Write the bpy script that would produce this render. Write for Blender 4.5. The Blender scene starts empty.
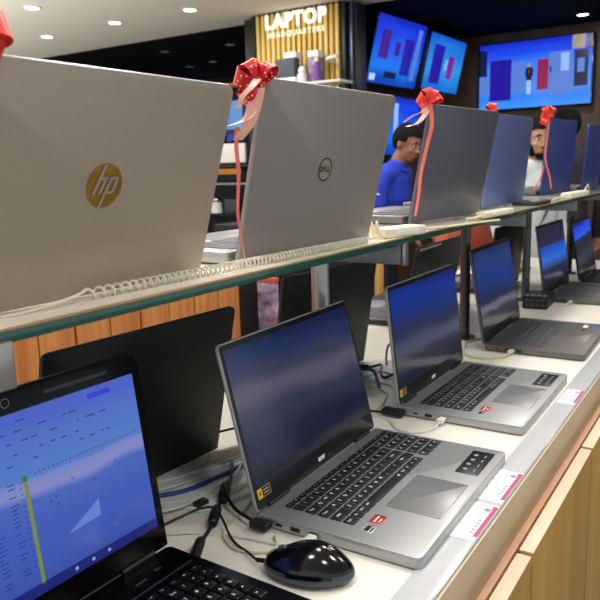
import bpy, bmesh, math, random
from mathutils import Vector, Matrix, Euler
random.seed(7)
Z0 = 0.86                       # height of the counter top above the floor; coordinates below are measured from the counter top
scn = bpy.context.scene
COL = scn.collection
PI = math.pi

# ------------------------------------------------------------------ materials
def new_mat(name):
    m = bpy.data.materials.new(name); m.use_nodes = True
    nt = m.node_tree; b = nt.nodes['Principled BSDF']
    return m, nt, b
def srgb(r, g, b):
    f = lambda c: (c/255/12.92) if c/255 <= .04045 else ((c/255+.055)/1.055)**2.4
    return (f(r), f(g), f(b), 1)
def mat(name, rgb, rough=.5, metal=0., var=.06, scale=40, coat=0., bump=0., emis=None, estr=0., spec=.5):
    m, nt, b = new_mat(name)
    c = srgb(*rgb)
    n = nt.nodes.new('ShaderNodeTexNoise'); n.inputs['Scale'].default_value = scale; n.inputs['Detail'].default_value = 4
    tc = nt.nodes.new('ShaderNodeTexCoord'); nt.links.new(tc.outputs['Object'], n.inputs['Vector'])
    r = nt.nodes.new('ShaderNodeValToRGB')
    r.color_ramp.elements[0].position = .3; r.color_ramp.elements[1].position = .7
    r.color_ramp.elements[0].color = tuple(max(0, x*(1-var)) for x in c[:3])+(1,)
    r.color_ramp.elements[1].color = tuple(min(1, x*(1+var)) for x in c[:3])+(1,)
    nt.links.new(n.outputs['Fac'], r.inputs['Fac']); nt.links.new(r.outputs['Color'], b.inputs['Base Color'])
    b.inputs['Roughness'].default_value = rough; b.inputs['Metallic'].default_value = metal
    b.inputs['Coat Weight'].default_value = coat; b.inputs['Coat Roughness'].default_value = .05
    b.inputs['Specular IOR Level'].default_value = spec
    if bump:
        bp = nt.nodes.new('ShaderNodeBump'); bp.inputs['Strength'].default_value = bump; bp.inputs['Distance'].default_value = .002
        nt.links.new(n.outputs['Fac'], bp.inputs['Height']); nt.links.new(bp.outputs['Normal'], b.inputs['Normal'])
    if emis:
        b.inputs['Emission Color'].default_value = srgb(*emis); b.inputs['Emission Strength'].default_value = estr
    return m
def wood(name, a, b_, scale=3., rough=.45, stretch=(1, 1, .08), planks=None):
    m, nt, b = new_mat(name)
    tc = nt.nodes.new('ShaderNodeTexCoord'); mp = nt.nodes.new('ShaderNodeMapping'); mp.inputs['Scale'].default_value = stretch
    n = nt.nodes.new('ShaderNodeTexNoise'); n.inputs['Scale'].default_value = scale*8; n.inputs['Detail'].default_value = 6; n.inputs['Distortion'].default_value = .6
    nt.links.new(tc.outputs['Object'], mp.inputs['Vector']); nt.links.new(mp.outputs['Vector'], n.inputs['Vector'])
    r = nt.nodes.new('ShaderNodeValToRGB'); r.color_ramp.elements[0].position = .3; r.color_ramp.elements[1].position = .72
    r.color_ramp.elements[0].color = srgb(*a); r.color_ramp.elements[1].color = srgb(*b_)
    nt.links.new(n.outputs['Fac'], r.inputs['Fac'])
    nt.links.new(r.outputs['Color'], b.inputs['Base Color']); b.inputs['Roughness'].default_value = rough
    return m
def screen_mat(name, stops, strength=1., angle=0., noise=.12, gloss=.12, scale=3.):
    """a lit display: colours run up the panel (UV v), a soft noise breaks them up"""
    m, nt, b = new_mat(name)
    uv = nt.nodes.new('ShaderNodeUVMap'); sep = nt.nodes.new('ShaderNodeSeparateXYZ'); nt.links.new(uv.outputs['UV'], sep.inputs['Vector'])
    n = nt.nodes.new('ShaderNodeTexNoise'); n.inputs['Scale'].default_value = scale; n.inputs['Detail'].default_value = 1
    nt.links.new(uv.outputs['UV'], n.inputs['Vector'])
    ma = nt.nodes.new('ShaderNodeMath'); ma.operation = 'MULTIPLY_ADD'; ma.inputs[1].default_value = noise; nt.links.new(n.outputs['Fac'], ma.inputs[0])
    mb = nt.nodes.new('ShaderNodeMath'); mb.operation = 'MULTIPLY_ADD'; mb.inputs[1].default_value = angle
    nt.links.new(sep.outputs['X'], mb.inputs[0]); nt.links.new(sep.outputs['Y'], mb.inputs[2]); nt.links.new(mb.outputs[0], ma.inputs[2])
    sb = nt.nodes.new('ShaderNodeMath'); sb.operation = 'SUBTRACT'; sb.inputs[1].default_value = noise*.5+angle*.5; nt.links.new(ma.outputs[0], sb.inputs[0])
    r = nt.nodes.new('ShaderNodeValToRGB'); cr = r.color_ramp; cr.interpolation = 'EASE'
    while len(cr.elements) < len(stops): cr.elements.new(.5)
    for e, (p, c) in zip(cr.elements, stops): e.position = p; e.color = srgb(*c)
    nt.links.new(sb.outputs[0], r.inputs['Fac'])
    b.inputs['Base Color'].default_value = (.004, .004, .006, 1); b.inputs['Roughness'].default_value = gloss; b.inputs['Specular IOR Level'].default_value = .35
    nt.links.new(r.outputs['Color'], b.inputs['Emission Color']); b.inputs['Emission Strength'].default_value = strength
    return m
def flat_emit(name, rgb, s=1.):
    m, nt, b = new_mat(name); b.inputs['Base Color'].default_value = (.005, .005, .008, 1); b.inputs['Roughness'].default_value = .25
    b.inputs['Emission Color'].default_value = srgb(*rgb); b.inputs['Emission Strength'].default_value = s
    return m

M = {}
M['silver'] = mat('acer_silver', (176, 177, 178), .38, .55, .02, 300)
M['deck_dark'] = mat('graphite_deck', (112, 107, 104), .42, .5, .02, 300)
M['lid_warm'] = mat('warm_silver_lid', (164, 153, 138), .42, .22, .015, 200)
M['lid_dell'] = mat('platinum_lid', (140, 135, 131), .42, .22, .015, 200)
M['lid_graphite'] = mat('graphite_lid', (88, 90, 102), .42, .3, .02, 200)
M['lid_blue_sheen'] = mat('slate_blue_sheen_lid', (86, 102, 150), .40, .3, .02, 200)  # bluish reflection put into the lid colour
M['lid_navy_sheen'] = mat('navy_sheen_lid', (52, 70, 132), .38, .3, .02, 200)  # darker lids, their blue reflection painted in as well
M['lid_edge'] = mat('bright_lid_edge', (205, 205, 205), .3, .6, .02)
M['matte_black'] = mat('matte_black_plastic', (16, 18, 24), .48, 0, .08, 200)
M['gloss_black'] = mat('gloss_black_plastic', (9, 9, 11), .13, 0, .05, 60, coat=.25)
M['piano'] = mat('piano_black_plastic', (9, 9, 11), .16, 0, .05, 60, spec=.22)
M['bezel'] = mat('bezel_black', (13, 14, 20), .3, 0, .05, 60)
M['key'] = mat('black_key', (20, 22, 28), .5, 0, .06, 300)
M['key_gloss'] = mat('black_island_key', (15, 15, 18), .34, 0, .06, 300)
M['key_dim'] = mat('graphite_key', (70, 70, 74), .5, 0, .06, 300)
M['key_silver'] = mat('silver_key', (110, 112, 116), .5, .1, .05, 300)
M['legend'] = mat('key_legend_white', (228, 232, 236), .5, 0, .0, emis=(230, 235, 240), estr=.12)
M['legend_dim'] = mat('key_legend_grey', (150, 150, 152), .5, 0, .0)
M['pad'] = mat('touchpad_grey', (146, 146, 148), .32, .35, .02, 200)
M['pad_line'] = mat('touchpad_edge', (92, 92, 95), .4, .3, .02)
M['pad_dark'] = mat('touchpad_graphite', (122, 112, 106), .36, .3, .02)
M['port'] = mat('port_black', (10, 10, 12), .5)
M['white_plastic'] = mat('white_plastic', (236, 234, 226), .4, 0, .02)
M['cream_plastic'] = mat('cream_plastic', (226, 219, 192), .42, 0, .03, 60)
M['cable_cream'] = mat('cream_cable', (215, 207, 172), .45, 0, .05)
M['cable_white'] = mat('white_cable', (222, 224, 220), .45, 0, .03)
M['cable_black'] = mat('black_cable', (18, 18, 20), .42, 0, .05)
M['cable_blue'] = mat('blue_cable', (24, 66, 150), .45, 0, .05)
M['coil'] = mat('pearl_coil', (226, 222, 205), .3, 0, .03)
M['counter'] = mat('cream_laminate', (238, 233, 222), .32, 0, .015, 8)
M['fascia'] = mat('tan_edge_band', (202, 186, 156), .45, 0, .03, 30)
M['peach'] = mat('peach_edge_band', (246, 200, 172), .4, 0, .05, 12)
M['door_wood'] = wood('golden_oak_door', (176, 134, 62), (202, 160, 84), 2.2, .42, (1, 1, .05))
M['carcass'] = mat('dark_carcass', (40, 30, 22), .6)
M['plank'] = wood('orange_pine_plank', (172, 104, 54), (206, 146, 88), 2.5, .4, (1, 1, .06))
M['plank_gap'] = mat('dark_plank_gap', (66, 36, 16), .7)
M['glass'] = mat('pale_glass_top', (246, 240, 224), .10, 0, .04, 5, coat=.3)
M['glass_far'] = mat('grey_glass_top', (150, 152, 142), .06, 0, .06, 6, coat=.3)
M['glass_edge'] = mat('green_glass_edge', (30, 78, 66), .12, 0, .10, 14, coat=.4)
M['glass_rim'] = mat('amber_glass_rim', (172, 136, 92), .3, 0, .1, 20)
M['steel'] = mat('brushed_steel', (176, 172, 166), .28, .9, .05, 90)
M['steel_dark'] = mat('dark_steel', (84, 82, 80), .35, .8, .05, 90)  # darker steel for the far posts and small fittings
M['steel_mid'] = mat('grey_steel', (134, 136, 132), .35, .5, .05, 90)
M['gold'] = mat('gold_mirror', (196, 154, 66), .20, .85, .3, 26)
M['logo_grey'] = mat('logo_silver', (176, 168, 156), .35, .5, .02)
M['dell_ring'] = mat('logo_steel', (92, 88, 84), .25, .9, .1)
M['logo_fill'] = mat('logo_field', (168, 164, 152), .35, .5, .02)
M['logo_white'] = mat('logo_white', (232, 232, 232), .4, 0, 0, emis=(230, 230, 230), estr=.15)
M['sticker_black'] = mat('sticker_black', (22, 24, 30), .35, 0, .04)
M['sticker_red'] = mat('sticker_red', (196, 44, 36), .35, 0, .1, 200)
M['sticker_grey'] = mat('sticker_grey', (196, 198, 200), .3, .4, .05)
M['yellow'] = mat('sticker_yellow', (232, 186, 30), .4, 0, .04)
M['blue_sticker'] = mat('sticker_blue', (70, 100, 190), .4, 0, .05)
M['card'] = mat('paper_card', (240, 240, 243), .55, 0, .01)
M['magenta'] = mat('magenta_ink', (190, 84, 130), .5, 0, .04)
M['ink'] = mat('grey_ink', (150, 152, 160), .6, 0, .05)
M['rail'] = mat('clear_strip', (206, 208, 212), .14, 0, .03, 10, coat=.5)
M['rail_edge'] = mat('clear_strip_edge', (176, 178, 176), .2, 0, .03, 10, coat=.5)
M['rubber'] = mat('rubber_grey', (58, 66, 78), .35, 0, .05, 100)
M['ceiling'] = mat('white_ceiling', (226, 222, 210), .85, 0, .02, 3)
M['ceiling_black'] = mat('black_ceiling', (15, 16, 18), .9, 0, .08, 3, spec=.1)
M['floor'] = mat('grey_floor_tile', (120, 116, 110), .3, 0, .05, 3)
M['wall_brown'] = wood('brown_wall_panel', (66, 48, 32), (96, 72, 48), 1.2, .5, (1, 1, .2))
M['wall_dark'] = mat('charcoal_wall', (34, 34, 40), .6, 0, .1, 4)
M['sign_black'] = mat('sign_black', (20, 21, 27), .45, 0, .08, 10)
M['pillar_blue'] = mat('bluish_trim', (66, 84, 112), .3, .4, .1, 10)
M['slat'] = wood('gold_slat', (226, 186, 88), (250, 222, 134), 2., .45, (1, 1, .1))
M['lettering'] = mat('sign_letter_white', (250, 250, 250), .5, 0, 0, emis=(255, 255, 255), estr=1.0)
M['lettering_dim'] = mat('sign_letter_cream', (244, 240, 225), .5, 0, 0, emis=(255, 250, 235), estr=.55)
M['lamp'] = flat_emit('downlight_glow', (255, 252, 245), 9.)
M['lamp_dim'] = flat_emit('downlight_dim', (120, 120, 118), .35)
M['lamp_ring'] = mat('downlight_ring', (225, 225, 222), .5)
M['lamp_ring_black'] = mat('downlight_ring_black', (30, 31, 34), .5)
M['skin'] = mat('brown_skin', (146, 98, 72), .5, 0, .06, 30)
M['skin_light'] = mat('tan_skin', (170, 126, 100), .5, 0, .06, 30)
M['hair'] = mat('black_hair', (12, 11, 11), .8, 0, .3, 150, bump=.6, spec=.15)
M['lips'] = mat('lips', (128, 74, 62), .5, 0, .05)
M['eye'] = mat('eye_white', (225, 220, 214), .3, 0, 0)
M['iris'] = mat('eye_dark', (24, 16, 12), .3, 0, 0)
M['polo'] = mat('royal_blue_cotton', (26, 58, 190), .8, 0, .10, 60)
M['polo_dark'] = mat('royal_blue_collar', (20, 42, 150), .8, 0, .10, 60)
M['shirt'] = mat('pale_shirt_cotton', (206, 212, 214), .8, 0, .06, 60)
M['jacket'] = mat('black_jacket', (26, 27, 36), .8, 0, .1, 60)
M['trousers'] = mat('navy_trousers', (24, 28, 44), .8, 0, .1, 60)
M['shoe'] = mat('black_shoe', (16, 15, 15), .4)
M['strap'] = mat('dark_strap', (24, 26, 34), .6)
M['orange'] = mat('orange_red_panel', (196, 92, 66), .6, 0, .06, 8)
M['white_matte'] = mat('white_matte', (232, 230, 224), .6, 0, .02)
M['purple'] = mat('purple_plastic', (120, 70, 160), .4, 0, .1)
M['slate'] = mat('slate_plastic', (62, 70, 84), .4, 0, .1)
M['pattern'] = mat('white_purple_print', (150, 130, 158), .5, 0, .75, 22)
M['cyan_print'] = flat_emit('cyan_screen', (92, 156, 226), .8)
M['amber'] = flat_emit('amber_glow', (206, 128, 30), .7)
M['cobalt_glow'] = flat_emit('cobalt_glow', (30, 60, 190), .7)
M['violet_glow'] = flat_emit('violet_glow', (120, 80, 200), .8)
M['bucket'] = mat('bright_blue_plastic', (24, 84, 226), .3, 0, .1, 20)

def ribbon_mat(name, a, b_, scale):
    m, nt, b = new_mat(name)
    tc = nt.nodes.new('ShaderNodeTexCoord'); v = nt.nodes.new('ShaderNodeTexVoronoi'); v.inputs['Scale'].default_value = scale
    nt.links.new(tc.outputs['Object'], v.inputs['Vector'])
    r = nt.nodes.new('ShaderNodeValToRGB'); e = r.color_ramp.elements
    e[0].position = .20; e[0].color = srgb(*b_); e[1].position = .30; e[1].color = srgb(*a)
    nt.links.new(v.outputs['Distance'], r.inputs['Fac']); nt.links.new(r.outputs['Color'], b.inputs['Base Color'])
    b.inputs['Roughness'].default_value = .28
    return m
M['ribbon'] = ribbon_mat('red_gift_ribbon', (206, 22, 28), (244, 206, 186), 190)
M['ribbon_plain'] = mat('orange_red_ribbon', (222, 56, 44), .3, 0, .12, 60)
M['ribbon_pink'] = mat('pink_ribbon_back', (238, 178, 160), .3, 0, .06, 60)
M['ribbon_thin'] = mat('salmon_ribbon', (214, 104, 88), .3, 0, .1, 60)

# ------------------------------------------------------------------ mesh building
class MB:
    def __init__(s): s.v = []; s.f = []; s.mi = []; s.sm = []; s.uv = {}
    def add(s, vs, fs, mi=0, smooth=True, T=None):
        o = len(s.v)
        s.v += [(T @ Vector(p)) if T is not None else Vector(p) for p in vs]
        for f in fs: s.f.append([i+o for i in f]); s.mi.append(mi); s.sm.append(smooth)
    def quad(s, a, b, c, d, mi=0, uv=True):
        o = len(s.v); s.v += [Vector(a), Vector(b), Vector(c), Vector(d)]
        if uv: s.uv[len(s.f)] = [(0, 0), (1, 0), (1, 1), (0, 1)]
        s.f.append([o, o+1, o+2, o+3]); s.mi.append(mi); s.sm.append(False)
    def box(s, lo, hi, mi=0, bev=0., T=None, seg=2):
        x0, y0, z0 = lo; x1, y1, z1 = hi
        if bev <= 0:
            s.add([(x0,y0,z0),(x1,y0,z0),(x1,y1,z0),(x0,y1,z0),(x0,y0,z1),(x1,y0,z1),(x1,y1,z1),(x0,y1,z1)],
                  [(3,2,1,0),(4,5,6,7),(0,1,5,4),(1,2,6,5),(2,3,7,6),(3,0,4,7)], mi, False, T)
        else:
            bm = bmesh.new(); bmesh.ops.create_cube(bm, size=1)
            for v in bm.verts: v.co = Vector(((x0+x1)/2+v.co.x*(x1-x0), (y0+y1)/2+v.co.y*(y1-y0), (z0+z1)/2+v.co.z*(z1-z0)))
            bmesh.ops.bevel(bm, geom=bm.edges[:], offset=bev, segments=seg, profile=.6, affect='EDGES')
            s.bm(bm, mi, T)
    def bm(s, bm, mi=0, T=None, smooth=True):
        bm.verts.index_update()
        s.add([v.co.copy() for v in bm.verts], [[v.index for v in f.verts] for f in bm.faces], mi, smooth, T); bm.free()
    def slab(s, w, d, z0, z1, r=.01, ch=.001, mi=0, seg=5, T=None, cx=0, cy=0, rc=None):
        """rounded-rectangle plate lying in XY, with chamfered rims; rc = radius per corner (+x+y, -x+y, -x-y, +x-y)"""
        rc = rc or (r, r, r, r)
        def ring(ins, z):
            out = []
            for k, (sx, sy) in enumerate(((1,1),(-1,1),(-1,-1),(1,-1))):
                rr = max(rc[k]-ins, .0003); ccx = sx*(w/2-ins-rr); ccy = sy*(d/2-ins-rr)
                for i in range(seg+1):
                    a = PI/2*k + PI/2*i/seg
                    out.append((cx+ccx+rr*math.cos(a), cy+ccy+rr*math.sin(a), z))
            return out
        rings = [ring(ch, z0), ring(ch*.3, z0+ch*.3), ring(0, z0+ch), ring(0, z1-ch), ring(ch*.3, z1-ch*.3), ring(ch, z1)]
        n = len(rings[0]); vs = [p for q in rings for p in q]; fs = []
        for k in range(len(rings)-1):
            for i in range(n): fs.append((k*n+i, k*n+(i+1) % n, (k+1)*n+(i+1) % n, (k+1)*n+i))
        fs.append(tuple(reversed(range(n)))); fs.append(tuple(range((len(rings)-1)*n, len(rings)*n)))
        s.add(vs, fs, mi, True, T)
    def tube(s, pts, r, mi=0, n=8, closed=False, smooth_steps=6, caps=True):
        P = [Vector(p) for p in pts]
        if smooth_steps and len(P) > 2: P = catmull(P, smooth_steps)
        R = r if callable(r) else (lambda t: r)
        vs = []; fs = []; prev = None
        for i, p in enumerate(P):
            t = (P[min(i+1, len(P)-1)]-P[max(i-1, 0)]).normalized()
            if prev is None:
                u = t.orthogonal().normalized()
            else:
                u = (prev - t*prev.dot(t)).normalized()
            prev = u; w = t.cross(u); rr = R(i/(len(P)-1))
            for k in range(n):
                a = 2*PI*k/n; vs.append(p+u*rr*math.cos(a)+w*rr*math.sin(a))
        for i in range(len(P)-1):
            for k in range(n): fs.append((i*n+k, i*n+(k+1) % n, (i+1)*n+(k+1) % n, (i+1)*n+k))
        if caps: fs.append(tuple(reversed(range(n)))); fs.append(tuple(range((len(P)-1)*n, len(P)*n)))
        s.add(vs, fs, mi)
    def cyl(s, c, r, h, mi=0, n=24, axis='Z', r2=None):
        r2 = r if r2 is None else r2
        vs = []
        for z, rr in ((0, r), (h, r2)):
            for k in range(n):
                a = 2*PI*k/n; p = (rr*math.cos(a), rr*math.sin(a), z)
                if axis == 'X': p = (p[2], p[0], p[1])
                if axis == 'Y': p = (p[1], p[2], p[0])
                vs.append(Vector(p)+Vector(c))
        fs = [(k, (k+1) % n, n+(k+1) % n, n+k) for k in range(n)]+[tuple(reversed(range(n))), tuple(range(n, 2*n))]
        s.add(vs, fs, mi)
    def strip(s, pts, wdir, width, mi=0, steps=5):
        """ribbon: a flat band along pts, width measured along wdir (vector or function of t)"""
        P = catmull([Vector(p) for p in pts], steps) if len(pts) > 2 else [Vector(p) for p in pts]
        vs = []; fs = []
        for i, p in enumerate(P):
            t = i/(len(P)-1); wd = wdir(t) if callable(wdir) else Vector(wdir); w = width(t) if callable(width) else width
            vs += [p-wd*w/2, p+wd*w/2]
        for i in range(len(P)-1): fs.append((2*i, 2*i+1, 2*i+3, 2*i+2))
        s.add(vs, fs, mi)
    def sphere(s, c, r, mi=0, sx=1, sy=1, sz=1, sub=3, T=None):
        bm = bmesh.new(); bmesh.ops.create_icosphere(bm, subdivisions=sub, radius=1)
        for v in bm.verts: v.co = Vector((c[0]+v.co.x*r*sx, c[1]+v.co.y*r*sy, c[2]+v.co.z*r*sz))
        s.bm(bm, mi, T)
    def text(s, body, size, T, mi=0, bold=0., align='CENTER', shear=0., space=1., depth=0.):
        vs, fs = text_geo(body, bold, align, shear, space, depth)
        s.add([Vector((x*size, y*size, z*size)) for x, y, z in vs], fs, mi, False, T)
    def build(s, name, mats, parent=None, loc=None, angle=35, pivot='base'):
        me = bpy.data.meshes.new(name)
        off = Vector((0, 0, 0))
        if parent is None and loc is None and s.v:
            lo = [min(p[i] for p in s.v) for i in range(3)]; hi = [max(p[i] for p in s.v) for i in range(3)]
            off = Vector(((lo[0]+hi[0])/2, (lo[1]+hi[1])/2, lo[2]))
        me.from_pydata([tuple(p-off) for p in s.v], [], s.f)
        if s.uv:
            ul = me.uv_layers.new(name='UVMap')
            for pi, uvs in s.uv.items():
                for li, c in zip(me.polygons[pi].loop_indices, uvs): ul.data[li].uv = c
        for m in (mats if isinstance(mats, (list, tuple)) else [mats]): me.materials.append(m)
        for p, mi, sm in zip(me.polygons, s.mi, s.sm): p.material_index = mi; p.use_smooth = sm
        me.validate(); me.update()
        me.set_sharp_from_angle(angle=math.radians(angle))
        o = bpy.data.objects.new(name, me); COL.objects.link(o)
        if parent is not None: o.parent = parent
        elif loc is None: o.location = off
        if loc is not None: o.location = loc
        return o

def catmull(P, n):
    out = []
    for i in range(len(P)-1):
        p0 = P[i-1] if i else P[0]*2-P[1]; p1 = P[i]; p2 = P[i+1]; p3 = P[i+2] if i+2 < len(P) else P[-1]*2-P[-2]
        for k in range(n):
            t = k/n
            out.append(.5*((2*p1)+(p2-p0)*t+(2*p0-5*p1+4*p2-p3)*t*t+(3*p1-p0-3*p2+p3)*t**3))
    out.append(P[-1]); return out
_tc = {}
def text_geo(body, bold, align, shear, space, depth):
    k = (body, bold, align, shear, space, depth)
    if k not in _tc:
        cu = bpy.data.curves.new('t', 'FONT'); cu.body = body; cu.align_x = align; cu.align_y = 'CENTER'; cu.offset = bold; cu.shear = shear
        cu.space_character = space; cu.extrude = depth; cu.resolution_u = 3
        ob = bpy.data.objects.new('t', cu); COL.objects.link(ob)
        dg = bpy.context.evaluated_depsgraph_get(); me = bpy.data.meshes.new_from_object(ob.evaluated_get(dg))
        _tc[k] = ([tuple(v.co) for v in me.vertices], [tuple(p.vertices) for p in me.polygons])
        bpy.data.objects.remove(ob); bpy.data.curves.remove(cu); bpy.data.meshes.remove(me)
    return _tc[k]
def empty(name, loc, rz=0):
    o = bpy.data.objects.new(name, None); COL.objects.link(o); o.location = loc; o.rotation_euler = (0, 0, rz); o.empty_display_size = .05
    return o
def tag(o, label, cat, group=None):
    o['label'] = label; o['category'] = cat
    if group: o['group'] = group
    return o
def struct(o): o['kind'] = 'structure'; return o

# ------------------------------------------------------------------ the setting
def box_struct(name, lo, hi, m):
    b = MB(); b.box(lo, hi); return struct(b.build(name, m))
box_struct('floor', (-10, -3, -.91), (4.5, 9, -.86), M['floor'])
box_struct('ceiling', (-10, -3, 1.74), (4.5, 5.28, 1.80), M['ceiling'])
box_struct('ceiling_rear', (-10, 5.28, 1.73), (4.5, 9, 1.80), M['ceiling_black'])
box_struct('wall_rear', (-10, 7.9, -.86), (4.5, 8.0, 1.73), M['wall_dark'])
box_struct('wall_far_left', (-10.1, -3, -.86), (-10, 9, 1.73), M['white_matte'])
box_struct('wall_left', (-3.05, 5.35, -.86), (-2.95, 7.25, 1.73), M['wall_brown'])
box_struct('wall_end', (-3.05, 7.25, -.86), (4.5, 7.35, 1.73), M['wall_brown'])

# ------------------------------------------------------------------ counter
CX0, CX1, CY0, CY1 = -1.12, -.2665, -.45, 3.62
b = MB(); b.box((CX0, CY0, -.05), (CX1, CY1, 0), 0, .002); b.box((CX1-.0005, CY0, -.075), (CX1+.004, CY1, .0006), 1, .001)
tag(b.build('worktop', [M['counter'], M['fascia']]), 'long cream laminate worktop with a tan front edge carrying the lower laptops', 'counter top')
b = MB(); b.box((CX1-.0005, CY0, -.0865), (-.2535, CY1, -.0755), 0, .001)
tag(b.build('edge_strip', M['peach']), 'thin peach wooden strip running under the tan counter edge', 'trim strip')
edges = [-.355, .065, .485, .905, 1.325, 1.745, 2.165, 2.585, 3.005, 3.425]
cab_lab = ['behind the camera', 'before the nearest visible one', 'golden wooden counter cabinet at the lower right corner, cut by the bottom edge',
           'golden wooden counter cabinet below the front silver laptop and its two price cards', 'golden wooden counter cabinet cut by the right edge below the third price card']
for k in range(2, 5):
    y0, y1 = edges[k]+.004, edges[k+1]-.004
    r = empty('counter_cabinet', (-.5, (y0+y1)/2, -.86))
    b = MB(); b.box((-.35, -(y1-y0)/2, .0), (.228, (y1-y0)/2, .79), 0, .002); b.build('carcass', M['carcass'], r)
    b = MB(); b.box((.2620, -(y1-y0)/2+.001, .08), (.2815, (y1-y0)/2-.001, .808), 0, .0012); b.box((.2285, -.1, .3), (.2622, .1, .5), 0)
    d = b.build('door', [M['door_wood'], M['peach']], r)
    b = MB(); b.box((.2621, -(y1-y0)/2+.0012, .8078), (.2814, (y1-y0)/2-.0012, .8097), 0, .0004); b.build('edge_band', M['peach'], d)
    b = MB(); b.box((-.35, -(y1-y0)/2, -.0), (.20, (y1-y0)/2, .078)); b.build('plinth', M['carcass'], r)
    tag(r, cab_lab[k], 'cabinet', 'cabinets under the laptop counter')
# base units that carry the hidden remainder of the worktop
b = MB(); b.box((-1.08, CY0+.05, -.86), (-.86, CY1-.05, -.0515), 0, .002); b.box((-.858, 1.75, -.86), (-.272, CY1-.05, -.0515), 0, .002); b.box((-.858, CY0+.05, -.86), (-.272, .48, -.0515), 0, .002)
tag(b.build('base_unit', M['door_wood']), 'wooden base unit under the back half of the laptop counter', 'cabinet')

# price rail and cards
b = MB(); b.box((-.3085, CY0, .0004), (-.2680, CY1, .0022), 0, .0006); b.box((-.2680, CY0, .0004), (-.2655, CY1, .0048), 1, .0006)
tag(b.build('price_rail', [M['rail'], M['rail_edge']]), 'clear plastic price rail along the front of the cream worktop', 'price rail')
def price_card(y0, y1, x0, label):
    r = empty('price_card', (-.288, (y0+y1)/2, .0024)); h = (y1-y0)/2
    b = MB(); b.slab(.2885+x0*-1-.5475+.0, 1, 0, .0004) if False else b.box((x0+.288, -h, 0), (.0195, h, .0006), 0, .0002); b.build('paper', M['card'], r)
    b = MB(); b.box((.0135, -h+.012, .0007), (.0190, h-.006, .0010)); b.cyl((.0160, h-.008, .0008), .004, .0004, n=16); b.build('magenta_band', M['magenta'], r)
    b = MB()
    for i in range(9):
        yy = -h+.010+i*.0105
        b.box((x0+.288+.004+.002*(i % 2), yy, .0007), (x0+.288+.020-.004*(i % 3), yy+.0016, .0009))
    for i in range(5): b.box((.006+.0006*(i % 2), -h+.02+i*.009, .0007), (.011, -h+.023+i*.009, .0009))
    b.box((.004, h-.022, .0007), (.012, h-.013, .0009))
    b.build('print', M['ink'], r)
    tag(r, label, 'price card', 'printed price cards in the rail')
price_card(.808, .916, -.322, 'nearer white price card with magenta stripe beside the front silver laptop')
price_card(.926, 1.040, -.322, 'white magenta striped price card just past the corner of the front silver laptop')
price_card(1.405, 1.505, -.304, 'small white price card with short red stripe beside the second silver laptop')

# ------------------------------------------------------------------ laptops
ROWS = [[('`',1),('1',1),('2',1),('3',1),('4',1),('5',1),('6',1),('7',1),('8',1),('9',1),('0',1),('-',1),('=',1),('<-',2)],
        [('Tab',1.5)]+[(c,1) for c in 'QWERTYUIOP[]']+[('\\',1.5)],
        [('Caps',1.75)]+[(c,1) for c in "ASDFGHJKL;'"]+[('Enter',2.25)],
        [('Shift',2.25)]+[(c,1) for c in 'ZXCVBNM,./']+[('Shift',2.75)],
        [('Ctrl',1.25),('Fn',1),('Win',1),('Alt',1),('',5.25),('Alt',1),('Ctrl',1),('<',1),('v',1),('>',1)]]
NUM = [['Nm','/','*','-'],['7','8','9','+'],['4','5','6','%'],['1','2','3','^'],['0','.','=','>']]
def keyboard(parent, x0, x1, y0, y1, zt, mk, ml, numpad=True, legends=True, kh=.0014, gap=.0028, fn=True, rnd=True, ls=.45):
    """keys fill x0..x1 (left to right for the user) and y0 (screen side) .. y1 (user side), both as distances; local y is negative"""
    units = 19.25 if numpad else 15.0
    u = (x1-x0)/units; rows = 5 + (.62 if fn else 0); rh = (y0-y1)/rows
    K = MB(); L = MB()
    def key(xa, xb, ya, yb, t, s=1.):
        xa += gap/2; xb -= gap/2; ya -= gap/2; yb += gap/2
        K.slab(xb-xa, ya-yb, zt-.0002, zt+kh, .0014, .0005, 0, 2, None, (xa+xb)/2, (ya+yb)/2)
        if legends and t:
            T = Matrix.Translation(((xa+xb)/2-(xb-xa)*.12, (ya+yb)/2+(ya-yb)*.08, zt+kh+.0001))
            sz = (ya-yb)*ls*s*(1 if len(t) < 2 else .72)
            L.text(t, sz, T, 0, .012)
    y = y0
    if fn:
        n = 19 if numpad else 15; w = (x1-x0)/n; names = ['Esc']+['F%d' % i for i in range(1, 13)]+['Del','Ins','Prt','Hm','End','On']
        for i in range(n): key(x0+i*w, x0+(i+1)*w, y, y-rh*.62, names[i], .9)
        y -= rh*.62
    for ri, row in enumerate(ROWS):
        x = x0
        for t, w in row:
            key(x, x+w*u, y, y-rh, t); x += w*u
        if numpad:
            x = x0+15.25*u
            for t in NUM[ri]: key(x, x+u, y, y-rh, t); x += u
        y -= rh
    k = K.build('keyboard', mk, parent, (0, 0, 0))
    if legends: L.build('key_legends', ml, k, (0, 0, 0))
    return k

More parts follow.
